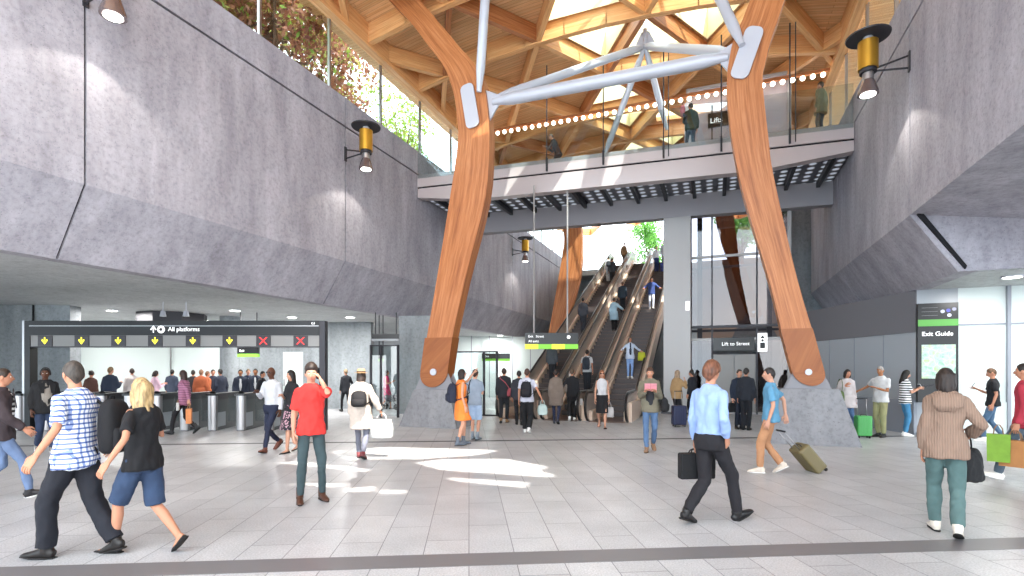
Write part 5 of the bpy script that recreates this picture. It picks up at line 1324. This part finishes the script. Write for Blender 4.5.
def suitcase(loc, label, c, rz=0.0, tilt=0.0, w=0.36, h=0.56, d=0.24, hand=None, ribs=True, handle_len=0.42):
    r = empty('suitcase', loc, rz); r.rotation_euler = (tilt, 0, rz)
    m = mat('shell_' + c, c, 0.35); z0 = 0.06
    me = MB().box(-w / 2, -d / 2, z0, w / 2, d / 2, z0 + h).data('t', M_black); o = link('shell', me, m, r, False); bv = o.modifiers.new('b', 'BEVEL'); bv.width = 0.035; bv.segments = 4
    for k in range(5): 
        x = -w / 2 + w * (k + 1) / 6; link('rib', MB().box(x - 0.012, -d / 2 - 0.006, z0 + 0.05, x + 0.012, d / 2 + 0.006, z0 + h - 0.05).data('t', M_black), m, r, False)
    for sx in (-1, 1):
        link('pull_rod', MB().tube([(sx * 0.1, d / 2 - 0.06, z0 + h), (sx * 0.1, d / 2 - 0.06, z0 + h + handle_len)], 0.008, 8).data('t', M_black), M_steel, r)
        for sy in (-1, 1): link('wheel', MB().tube([(sx * (w / 2 - 0.05) - 0.012, sy * (d / 2 - 0.05), 0.03), (sx * (w / 2 - 0.05) + 0.012, sy * (d / 2 - 0.05), 0.03)], 0.03, 14).data('t', M_black), M_rubber, r)
    link('grip', MB().tube([(-0.12, d / 2 - 0.06, z0 + h + handle_len), (0.12, d / 2 - 0.06, z0 + h + handle_len)], 0.014, 8).data('t', M_black), M_black, r)
    link('top_handle', MB().tube([(-0.07, -0.02, z0 + h - 0.01), (-0.06, -0.02, z0 + h + 0.03), (0.06, -0.02, z0 + h + 0.03), (0.07, -0.02, z0 + h - 0.01)], 0.009, 8).data('t', M_black), M_black, r)
    return tag(r, label, 'suitcase')
def phone(P_, hand, label, off=(0, 0.0, 0.04), white=False, w=0.075, h=0.15, col=None):
    r = empty('phone', Vector(P_[hand]) + Vector((0, 0, off[2])), P_['rz']); r.rotation_euler = (0.5 if off[1] else 0, 0, P_['rz'] + off[0])
    me = MB().box(-w / 2, -0.004, -h / 2, w / 2, 0.004, h / 2).data('t', M_black); o = link('case', me, mat('phone_' + (col or '111114'), col or '111114', 0.3), r, False)
    link('screen', MB().box(-w / 2 + 0.004, -0.0055, -h / 2 + 0.006, w / 2 - 0.004, -0.004, h / 2 - 0.006).data('t', M_black), mat('screen_glass', '2a2f3a', 0.1), r, False)
    return tag(r, label, 'phone')
# ---------------------------------------------------------------- the cast, nearest first
p = person('man in a blue plaid short sleeved shirt walking away holding the blonde woman\'s hand', 76, D=4.75, H=1.78, rel=-48, hy=25, top='shirt', tc='plaid', extra='elbow', bot='loose', bc='1b1d26', shoe='1b1716', shoes='shoe', hair='short', hc='4a423c', legs=((0.22, 0, -4, 0), (-0.32, 0, 14, 0)), la='sidelow', ra='sidelow', fat=0.98)
backpack(p, 'black backpack slung on the plaid shirt man\'s right shoulder', '17171b', 0.15, 0.48, True, -0.25, 1)
p = person('blonde woman in black t-shirt and knee length denim shorts walking away', 143, D=4.85, H=1.63, rel=-42, hy=10, sex='f', top='tshirt', tc='141418', bot='shorts', bc='d2a3a54', shoe='141416', shoes='flat', hair='wavy', hc='c8a877', legs=((0.28, 0, 0, 0), (-0.36, 0, 40, 0)), la='sidelow', ra=((-0.02, 0.2, -0.12), (0.6, -0.3, -1)), fat=0.95)
p = person('person in a dark jacket and striped top stepping in at the left picture edge', 0, D=6.8, H=1.72, rel=90, top='jacket', tc='3a3034', inner='stripebw', extra='open', bot='slim', bc='d5d6f8e', shoe='221f22', shoes='sneaker', hc='3a2c24', legs='walk2', la='down', ra='fwd', lod=1)
p = person('man in a red t-shirt standing and talking on his phone', 311, 501, fat=0.9, H=1.77, rel=170, top='tshirt', extra='elbow', tc='dc3a35', bot='slim', bc='3c4c50', shoe='4b2e22', shoes='boot', hair='quiff', hc='32241e', skin='l', legs=((0.0, -0.07, 0, 0), (0.03, 0.07, 0, 0)), la='phone', ra='down', hy=10, hp=4, curlL=0.6)
phone(p, 'lh', 'black phone held to the red t-shirt man\'s ear', (0.9, 0, 0.02))
p = person('man in a pale blue shirt and black trousers walking away with a briefcase', 710, D=5.78, H=1.80, rel=42, hy=-15, top='shirt', tc='93abda', extra='tucked', bot='trousers', bc='1d1b20', shoe='141214', hair='curly', hc='7a4c36', legs=((-0.27, 0, 18, 0), (0.34, 0, -20, 0)), la='down', ra='pocket', fat=1.04)
bag(p, 'lh', 'black leather briefcase carried by the pale blue shirt man', 'brief', '141417', 0.42, 0.30, 0.11, 'briefcase', 0.05, PI / 2 - 0.35)
p = person('woman in a brown cable knit hooded cardigan and teal jeans walking away', 946, D=5.35, H=1.72, rel=-6, sex='f', top='jacket', tc='knit', bot='trousers', bc='d4b6261', shoe='d8cfc2', shoes='shoe', hair='bob', hc='2d221e', legs='step', la='down', ra=((0.10, 0.16, -0.34), (0.5, -1, 0)), fat=0.84)
hd = MB().rings([(0, -0.13, 1.30, 0.07, 0.02), (0, -0.14, 1.36, 0.13, 0.045), (0, -0.11, 1.44, 0.14, 0.075), (0, -0.07, 1.49, 0.12, 0.07)], 20); q = MB(); merge(q, hd, p['T']); link('hood', remesh(q, 0.013, 2, 0.01, 3), cloth('knit'), p['root'])
bag(p, 'rh', 'black slouchy bag hanging from the brown cardigan woman\'s right forearm', 'duffel', '17181b', 0.36, 0.33, 0.19, 'bag', 0.14, PI / 2 - 0.5)
p = person('man in a red jacket leaving at the right picture edge', 1026, D=7.9, H=1.80, rel=-75, top='shirt', tc='a62f40', bot='trousers', bc='d4d5a66', shoe='e6e2da', shoes='sneaker', hair='short', hc='2a201c', legs='walk', la='down', ra='down', lod=1)
bag(p, 'lh', 'brown paper shopping bag beside the red jacket man', 'paper', 'b07a4a', 0.34, 0.4, 0.14, 'shopping bag', 0.16, PI / 2)
bag(p, Vector(p['lh']) + Vector((-0.18, 0.05, 0.06)), 'green patterned shopping bag carried by the red jacket man', 'paper', '7aa03a', 0.26, 0.42, 0.12, 'shopping bag', 0.14, PI / 2 + 0.3)
p = person('man in a teal t-shirt and tan chinos walking left pulling a suitcase', 771, 473, H=1.74, rel=-88, top='tshirt', tc='5a8fae', bot='trousers', bc='b5835f', shoe='c9bcae', shoes='sneaker', hair='short', hc='2a2220', skin='l', legs=((0.17, 0, 0, 0), (-0.16, 0, 30, 0)), la='down', ra='pull', lod=1)
hx = Vector(p['rh']); cl = G(818, 8.7); dv = (cl - Vector((hx.x, hx.y, 0))); rzs = math.atan2(dv.y, dv.x) - PI / 2
th_ = 0.72
sc_ = suitcase((cl.x + 0.02, cl.y, 0.0), 'olive brown ribbed suitcase tilted behind the teal t-shirt man', '6a5f40', rzs + PI, 0.0, 0.34, 0.5, 0.22, handle_len=0.4)
sc_.rotation_euler = (-th_, 0, rzs + PI)
p = person('woman in a cream coat and tan hat walking away', 361, 459, H=1.70, rel=10, sex='f', top='coat', tc='ead9cc', bot='slim', bc='6d6f7c', shoe='6d2c30', shoes='shoe', hair='bob', hc='3a2a22', extra='hat', legs='step', la='down', ra='sidelow')
backpack(p, 'small black backpack worn over the cream coat', '1c1a1d', 0, 0.3)
bag(p, 'rh', 'white shopping bag hanging from the cream coat woman\'s right hand', 'tote', 'f4f2f0', 0.42, 0.36, 0.16, 'bag', 0.12)
p = person('man in a white shirt with sunglasses striding left before the gates', 272, 451, H=1.76, rel=-140, top='shirt', tc='eceef4', extra='tucked', bot='slim', bc='20263c', shoe='6b3a2c', hair='bald', hc='1a1412', skin='b', legs='walk', la='down', ra='hold')
p = person('woman in a black top and floral skirt walking beside the red t-shirt man', 292, 452, H=1.70, rel=-125, sex='f', top='tshirt', extra='elbow', tc='1c1b1f', bot='skirt', bc='floral', shoe='16161a', shoes='sandal', hair='long', hc='241c1a', skin='l', legs='step', la='down', ra='chest')
p = person('man wearing headphones and a black jacket walking towards the camera', 45, 452, H=1.74, rel=165, top='jacket', extra='open', tc='1b1b1e', inner='8f8880', bot='trousers', bc='d27324a', shoe='8c8680', shoes='sneaker', hair='buzz', hc='181412', skin='b', legs='step', la='down', ra='down', hy=20)
mb = MB()
for sd in (-1, 1): mb.tube([(sd * 0.078, -0.01, 0), (sd * 0.098, -0.01, 0)], 0.034, 14)
mb.tube([(0.09 * math.cos(t), -0.01, 0.135 * math.sin(t)) for t in [PI * k / 12 for k in range(13)]], 0.009, 8)
q = MB(); merge(q, mb, p['HT']); link('headphones', q.data('t', M_black), M_black, p['root'])
p = person('woman in an orange dress pointing up to the right', 461, 445, H=1.72, rel=70, sex='f', top='dress', tc='ef8236', extra='sleeveless', bot='bare', shoe='5d6570', shoes='boot', hair='bob', hc='2a1c18', skin='l', legs=((0.1, 0, 0, 0), (-0.1, 0, 0, 0)), la='pointup', ra='down', hp=-14, curlL=0.15)
backpack(p, 'navy backpack on the woman in the orange dress', '23283a', 0, 0.44)
p = person('man in a grey blue shirt and light denim shorts behind the orange dress woman', 475, 444, D=12.7, H=1.72, rel=20, top='tshirt', tc='8d9aaa', bot='shorts', bc='d92a6c0', shoe='7e8790', shoes='boot', hair='short', hc='3b2a22', skin='l', legs='stand', la='down', ra='chest')
shoulder_bag(p, -1, 'black camera bag at the hip of the man in light shorts', '202226', 0.2, 0.2, 0.1, False, 1.0, 0, 0.2)
p = person('man in an olive jacket reading a pink leaflet as he walks forward', 650, 451, H=1.76, rel=178, top='jacket', tc='77705f', inner='2b2b30', extra='open', bot='slim', bc='d4c6484', shoe='8a6a50', shoes='boot', hair='short', hc='4a3024', legs='step2', la='hold', ra='hold', hp=22)
r = empty('leaflet', (Vector(p['lh']) + Vector(p['rh'])) / 2 + Vector((0, 0, 0.05)), p['rz']); r.rotation_euler = (-0.6, 0, p['rz']); link('page', MB().box(-0.12, -0.003, -0.09, 0.12, 0.003, 0.09).data('t', M_black), cloth('e79aa6'), r, False); link('fold', MB().box(-0.003, -0.006, -0.09, 0.003, 0.004, 0.09).data('t', M_black), cloth('c46a78'), r, False); tag(r, 'pink folded leaflet held in both hands by the olive jacket man', 'leaflet')
shoulder_bag(p, -1, 'black shoulder bag on the olive jacket man\'s left hip', '1a1a1d', 0.36, 0.28, 0.15, False, 0.98, 0, 0.30)
# mid distance, around the escalators
p = person('person in a grey t-shirt and black dungarees walking away with backpack', 527, 433, H=1.74, rel=6, top='tshirt', tc='c5c6d4', bot='loose', bc='17171a', shoe='e6e4e2', shoes='sneaker', hair='short', hc='4a2f26', legs='step', la='down', ra='sidelow', lod=1)
backpack(p, 'black backpack on the grey t-shirt walker before the escalators', '1b1b20', 0, 0.42)
bag(p, 'rh', 'pale green plastic bag carried by the dungarees walker', 'plastic', 'cfe0da', 0.26, 0.3, 0.14, 'plastic bag', 0.1)
p = person('man in a black jacket walking to the left glass beside escalator', 504, 423, H=1.76, rel=8, top='jacket', tc='26262c', bot='trousers', bc='202126', shoe='8c6a48', hair='short', hc='3a2822', legs='step2', la='down', ra='down')
shoulder_bag(p, 1, 'dusty red shoulder bag worn across the black jacket man', 'a24a52', 0.42, 0.26, 0.18, True, 1.0, -0.03, 0.22)
p = person('dark haired person in a dark top half hidden left of the dungarees walker', 519, 425, H=1.68, rel=0, tc='2b2c34', top='jacket', bot='trousers', bc='1c1c20', hc='1e1816', legs='step')
p = person('person in a taupe coat walking away onto the escalator', 556, 424, H=1.72, rel=6, sex='f', top='coat', tc='75685f', bot='slim', bc='2a2f48', shoe='3a3c48', hair='short', hc='2c2320', legs='step', la='down', ra='down')
p = person('man in a black shirt and trousers walking away before the middle escalator', 572, 421, H=1.74, rel=3, top='shirt', tc='1a1b20', bot='trousers', bc='232326', shoe='f0eeec', shoes='sneaker', hair='buzz', hc='5a4636', legs='step2', la='sidelow', ra='down')
bag(p, 'rh', 'white folder bag in the hand of the black shirt man', 'paper', 'f0f0f0', 0.24, 0.22, 0.05, 'bag', 0.05)
p = person('woman in a white top and black skirt walking towards the camera', 602, 428, H=1.70, rel=178, sex='f', top='tank', tc='f0eef0', bot='skirt', bc='17161a', shoe='8a5a4a', shoes='flat', hair='long', hc='9a5f3c', skin='l', legs='walk', la='down', ra='down', extra='glasses', lod=1)
bag(p, 'lh', 'pale grey handbag held by the white top woman', 'tote', 'dcd6d4', 0.26, 0.3, 0.1, 'handbag', 0.14)
p = person('long haired person in a tan jacket standing beside the grey portal column', 677, 424, H=1.70, rel=40, sex='f', top='jacket', tc='a3835c', bot='trousers', bc='1d1c22', hc='a58c72', hair='long', legs='stand', ra='raised')
p = person('dark dressed person behind the tan jacket beside the lift', 692, 420, H=1.70, rel=-60, top='jacket', tc='22242c', bot='trousers', bc='1a1b20', hc='1b1614', legs='stand', ra='chest')
suitcase(G(679, 15.6), 'navy suitcase standing upright at the tan jacket person\'s feet', '242a48', 0.4, 0, 0.4, 0.58, 0.26)
p = person('man in a dark suit seen from behind in front of the lift', 746, 430, H=1.76, rel=10, top='jacket', tc='1f232c', bot='trousers', bc='1b1d24', shoe='121214', hair='short', hc='2c2624', legs='stand')
p = person('man in a navy suit facing the camera beside the suited man at the lift', 739, 428, D=15.0, H=1.72, rel=150, top='jacket', tc='20293a', inner='dfe2ea', bot='trousers', bc='1c2230', shoe='121214', hair='short', hc='4a3a30', skin='l', legs='stand', la='chest')
bag(p, 'rh', 'black briefcase held low between the two suited men', 'brief', '15161a', 0.36, 0.27, 0.1, 'briefcase', 0.04, 0.3)
# right hand side
p = person('woman in a white cardigan and blue jeans waiting by the grey wall', 847, 436, H=1.72, rel=150, sex='f', top='coat', tc='e6dcdc', extra='longhem', bot='slim', bc='d465f82', shoe='2a3048', hair='bob', hc='231b1a', skin='w', legs='stand', la='down', ra='strap')
shoulder_bag(p, 1, 'moss green shoulder bag on the white cardigan woman', '56663a', 0.36, 0.34, 0.14, False, 1.02, 0.08, 0.26)
p = person('grey haired man in a white t-shirt and khaki trousers by the green suitcase', 881, 437, H=1.80, rel=-150, top='tshirt', tc='f0f0f0', bot='trousers', bc='98956c', shoe='1c1c1e', hair='grey', hc='a8a4a0', skin='m', legs='stand', la='chest', ra='side', hp=12, lod=1)
suitcase(G(863, 13.0), 'bright green suitcase standing beside the man in khaki trousers', '4aa054', 0.2, 0, 0.34, 0.5, 0.24, handle_len=0.42)
p = person('woman with long black hair in a black and white striped top by the board', 905, D=13.4, H=1.70, rel=70, sex='f', top='tshirt', tc='stripebw', bot='slim', bc='d3f7aa0', shoe='f2f0ee', shoes='sneaker', hair='long', hc='17130f', skin='l', legs='stand', la='hold', ra='hold', hp=14, lod=1)
phone(p, 'lh', 'white tablet held by the striped top woman', (0, 1, 0.03), w=0.16, h=0.11, col='e8e8e8')
p = person('man in a black t-shirt and jeans looking at his phone by white panels', 993, D=12.3, H=1.74, rel=-95, top='tshirt', tc='1b1b1f', bot='slim', bc='d46607a', shoe='eceae6', shoes='sneaker', hair='short', hc='6a4c34', skin='w', legs='step', la='down', ra='hold', hp=20, lod=1)
phone(p, 'rh', 'dark phone in the black t-shirt man\'s raised hand', (0, 1, 0.05))
p = person('woman with purple checked shirt and black trousers striding past the gates', 184, 434, H=1.70, rel=-62, sex='f', top='shirt', tc='check', bot='slim', bc='1c1b1f', shoe='17171a', shoes='boot', hair='long', hc='3b2420', skin='l', legs='walk', la='back', ra='down', lod=1)
bag(p, 'lh', 'orange paper shopping bag swinging behind the checked shirt woman', 'paper', 'd98c5a', 0.34, 0.38, 0.12, 'shopping bag', 0.14, 0.4)
bag(p, Vector(p['lh']) + Vector((-0.25, -0.12, 0.1)), 'white paper bag held in front of the orange shopping bag', 'paper', 'f2f0ee', 0.22, 0.2, 0.06, 'shopping bag', 0.08, 0.4)
# behind the gates
BG = 'commuters in the bright hall behind the ticket gates'
def bgp(label, px, D, **k): return person(label, px, D=D, group=BG, lod=2, **k)
bgp('dark haired woman in a brown fur collar behind the plaid shirt man', 91, 17.0, H=1.68, rel=30, sex='f', top='jacket', tc='5d3f36', bot='trousers', bc='1e1c20', hair='bun', hc='2a1c18')
bgp('fair haired man in a navy suit jacket beyond the gates, left of the blonde head', 110, 16.6, H=1.80, rel=40, top='jacket', tc='2c3547', bot='trousers', bc='20242e', hc='8a6a4a', hair='short', skin='l', ra='hold')
bgp('dark haired person whose head shows above the blonde woman', 132, 18.5, H=1.76, rel=0, top='shirt', tc='e0d6d2', bot='trousers', bc='333640', hc='33241e')
bgp('woman in a pink striped top reading behind the gates', 155, 18.0, H=1.68, rel=60, sex='f', top='shirt', tc='e2bccb', bot='trousers', bc='2a2a30', hc='2c1e1a', hair='bob', ra='hold', la='hold', hp=15)
bgp('man in a slate jacket standing by the white wall beyond the gates', 172, 21.0, H=1.72, rel=20, top='jacket', tc='3a4254', bot='trousers', bc='2a2d36', hc='221a18')
bgp('dark jacket commuter left of the rust coats', 193, 19.5, H=1.70, rel=10, top='jacket', tc='2a2428', bot='trousers', bc='1e1d20', hc='2a201c')
bgp('person in a rust orange coat beyond the gates, taller of the two', 201, 18.6, H=1.72, rel=20, top='coat', tc='a35432', bot='trousers', bc='33261f', hc='8a6046', hair='short')
bgp('person in a rust orange coat beyond the gates, just right of the taller one', 207, 19.2, H=1.66, rel=60, sex='f', top='coat', tc='b0613c', bot='trousers', bc='33261f', hc='7a5238', hair='short')
bgp('man in a dark blue jacket beside the round pillar, left of a pair', 213, 19.4, H=1.72, rel=170, top='jacket', tc='262c3c', bot='trousers', bc='1e222c', hc='4a382c', skin='l')
bgp('man in a dark blue jacket beside the round pillar, right of a pair', 220.5, 18.6, H=1.74, rel=-30, top='jacket', tc='222838', bot='trousers', bc='1c202a', hc='221a18')
bgp('suited man with white shirt right of the pillar, leftmost of three', 240.5, 18.6, H=1.72, rel=180, top='jacket', tc='1f2637', inner='f2f2f4', bot='trousers', bc='1c2230', hc='2a211c', skin='m')
bgp('suited man with white shirt right of the pillar, middle of three', 248, 19.8, H=1.74, rel=165, top='jacket', tc='27304a', inner='f2f2f4', bot='trousers', bc='1c2230', hc='6a543e', skin='l')
bgp('suited man with white shirt right of the pillar, nearest the white shirt man', 255.5, 18.9, H=1.75, rel=185, top='jacket', tc='1d2434', inner='f2f2f4', bot='trousers', bc='1a1f2c', hc='1f1814', skin='m')
bgp('dark dressed person half hidden left of the white shirt man', 262, 17.5, H=1.66, rel=120, sex='f', top='jacket', tc='1d1e24', bot='trousers', bc='1b1b20', hc='1f1814')
person('fair haired person in black walking away left of the cream coat', 346, 412, H=1.74, rel=-20, top='shirt', tc='24262c', bot='slim', bc='1d1e22', hc='a08868', legs='walk', ra='raised')
p = person('woman in a magenta dress pushing a pram behind the glass screen', 386.5, 409, H=1.68, rel=110, sex='f', top='longdress', tc='d5386e', bot='bare', shoe='1a1a1c', shoes='flat', hair='long', hc='3a201c', legs='step', la='hold', ra='hold')
pl = G(391, 22.3); pr = empty('pram', pl, p['rz']); tag(pr, 'small dark pram in front of the magenta dress woman', 'pram')
link('frame', MB().tube([(-0.2, -0.35, 0.95), (-0.2, 0.35, 0.15)], 0.014, 6).tube([(0.2, -0.35, 0.95), (0.2, 0.35, 0.15)], 0.014, 6).tube([(-0.2, -0.35, 0.95), (0.2, -0.35, 0.95)], 0.014, 6).tube([(-0.2, -0.3, 0.15), (-0.2, 0.1, 0.55)], 0.012, 6).tube([(0.2, -0.3, 0.15), (0.2, 0.1, 0.55)], 0.012, 6).data('t', M_black), M_dark, pr)
link('seat', MB().rings([(0, 0, 0.35, 0.17, 0.2), (0, 0.0, 0.5, 0.2, 0.28), (0, 0, 0.62, 0.2, 0.28)], 14, pw=0.7).data('t', M_black), cloth('4a444c'), pr)
for sx in (-1, 1):
    for sy in (-1, 1): link('wheel', MB().tube([(sx * 0.23 - 0.015, sy * 0.32, 0.13), (sx * 0.23 + 0.015, sy * 0.32, 0.13)], 0.13, 16).data('t', M_black), M_rubber, pr)
# on the escalators: world x chooses the flight, y the step
def esc(label, px, lane, dy=0.0, y=None, **k):
    x = (EX[lane] + EX[lane + 1]) / 2 + dy; kk = (px - 512) / F; D = x / (kk * cY - sY); yy = D * (kk * sY + cY)
    zz = ez(yy)
    if EY0 < yy < EY1: n = (yy - EY0) / (EY1 - EY0) * 24; zz = (math.floor(n) + 1) * 4.6 / 24
    if EY2 < yy < EY3: n = (yy - EY2) / (EY3 - EY2) * 25; zz = 4.6 + (math.floor(n) + 1) * 4.6 / 25
    if yy > EY3: zz = 9.21
    elif zz < 0.01: zz = 0.02
    return person(label, 0, wrld=(x, yy, zz), lod=2, legs=k.pop('legs', 'stand'), **k)
EG = 'people riding the escalators'
p = esc('person with a teal scarf low on the left escalator', 552, 0, group=EG, H=1.70, rel=15, top='jacket', tc='4a5057', bot='trousers', bc='26282e', hc='3a2c26')
p = esc('pale hooded person behind the black shirt man at the middle escalator foot', 571, 1, -0.1, group=EG, H=1.66, rel=10, sex='f', top='jacket', tc='8a7f78', bot='trousers', bc='33302f', hc='d8cfc8', hair='long')
p = esc('man in a white t-shirt with dark backpack low on the middle escalator', 587, 1, 0.15, group=EG, H=1.74, rel=10, top='tshirt', tc='e4e4e8', bot='trousers', bc='22262e', hc='1f1816')
backpack(p, 'dark slim backpack on the rider in white low on the middle escalator', '2c323c', 0, 0.5)
p = esc('man in a charcoal jacket on the left escalator below its landing', 583, 0, 0.1, group=EG, H=1.78, rel=8, top='jacket', tc='4b4d55', bot='trousers', bc='3a3c44', hc='221d1c')
p = esc('person in a sky blue coat climbing the middle escalator', 614, 1, 0.1, group=EG, H=1.72, rel=14, sex='f', top='coat', tc='a9c6d8', bot='trousers', bc='17171a', hc='2e2422', ra='rail')
p = esc('dark haired person just above the sky blue coat on the middle escalator', 622.5, 1, 0.2, group=EG, H=1.70, rel=10, top='jacket', tc='2c3844', bot='trousers', bc='22242a', hc='5a3c2c')
p = esc('person in cream clothes with a dark backpack high on the left escalator', 608.5, 0, 0.0, group=EG, H=1.72, rel=0, top='shirt', tc='dcdce0', bot='trousers', bc='c9ccd4', hc='30241e')
backpack(p, 'small dark backpack on the cream dressed rider high up', '282c34', 0, 0.36)
p = esc('dark jacketed person near the top of the left escalator', 612, 0, 0.25, group=EG, H=1.74, rel=10, top='jacket', tc='303238', bot='trousers', bc='26282c', hc='1f1a18')
p = esc('brown clad person stepping off at the top of the left escalators', 624, 0, 0.4, group=EG, H=1.76, rel=30, top='jacket', tc='7a5a3c', bot='trousers', bc='4a3a2c', hc='2b201a')
p = esc('dark figure at the top of the middle escalator', 651.5, 1, 0.35, group=EG, H=1.76, rel=-10, top='coat', tc='3c4048', bot='trousers', bc='2a2c32', hc='26201e')
p = esc('woman in a navy gilet and pale jeans riding down the right escalator', 630, 2, 0.05, group=EG, H=1.72, rel=172, sex='f', top='shirt', tc='c3cfe2', inner='20243a', bot='slim', bc='d7f9ccc', shoe='e0dcd8', hair='long', hc='6a5a50', la='rail', ra='rail')
bag(p, 'lh', 'lime yellow bag held by the woman riding down', 'tote', 'd2d83a', 0.3, 0.34, 0.16, 'bag', 0.04)
p = esc('person in a royal blue hooded top riding down the right escalator', 651.5, 2, 0.1, group=EG, H=1.72, rel=175, top='jacket', tc='30457e', bot='slim', bc='dc0cade', shoe='e6e2de', hair='short', hc='2a201c', ra='rail', la='rail', legs='step')
p = esc('man in a white shirt and blue trousers higher on the right escalator', 656.5, 2, -0.3, group=EG, H=1.76, rel=0, top='shirt', tc='dfe4ee', extra='tucked', bot='trousers', bc='2b3a66', hc='b09478', skin='l', la='down', ra='rail')
sc2 = suitcase(Vector(p['loc']) + Vector((0.42, 0.0, 0.0)), 'royal blue suitcase on the right escalator beside the white shirt rider', '2a3f8a', 0.2, 0, 0.36, 0.56, 0.24, handle_len=0.3)
p = esc('pale dressed person near the top of the right escalator', 664, 2, 0.1, group=EG, H=1.70, rel=175, top='shirt', tc='c9ccd6', bot='trousers', bc='8a93a8', hc='5a4a40')
# on the bridge
def onbridge(label, px, back=1.0, **k):
    kk = (px - 512) / F; yv = 18.4 + back; D = yv / (kk * sY + cY); x = D * (kk * cY - sY)
    return person(label, 0, wrld=(x, bry(x) + back, 9.15), lod=2, group='people on the footbridge', **k)
p = onbridge('man in a dark green jacket on the bridge carrying a child', 691, 0.75, H=1.78, rel=-20, top='jacket', tc='2c4034', bot='slim', bc='d3f5466', shoe='2a2422', hair='short', hc='2a1f1a', la='hold', ra='down', legs='step')
k_ = person('small child in a pink top carried on the left arm of the bridge man', 0, wrld=tuple(Vector(p['wp']((-0.26, 0.05, 0.88)))), H=0.92, rel=120, lod=2, group='people on the footbridge', top='shirt', tc='d9808c', bot='slim', bc='46505f', hc='6a4630', legs=((0.22, 0, 0, 0.2), (0.2, 0, 0, 0.2)))
p = onbridge('bearded man in an olive coat standing at the right end of the bridge', 822, 0.6, H=1.80, rel=-60, top='coat', tc='6b6a50', extra='longhem', bot='slim', bc='3a4650', shoe='3a2f2a', hair='short', hc='4a3828', legs='stand')
p = onbridge('man in a dark shirt leaning forward at the left of the bridge', 562, 1.6, H=1.74, rel=-80, top='shirt', tc='3a3c44', bot='trousers', bc='2a2c34', hair='short', hc='2a2220', legs='step', lean=22, la='hold', ra='hold')
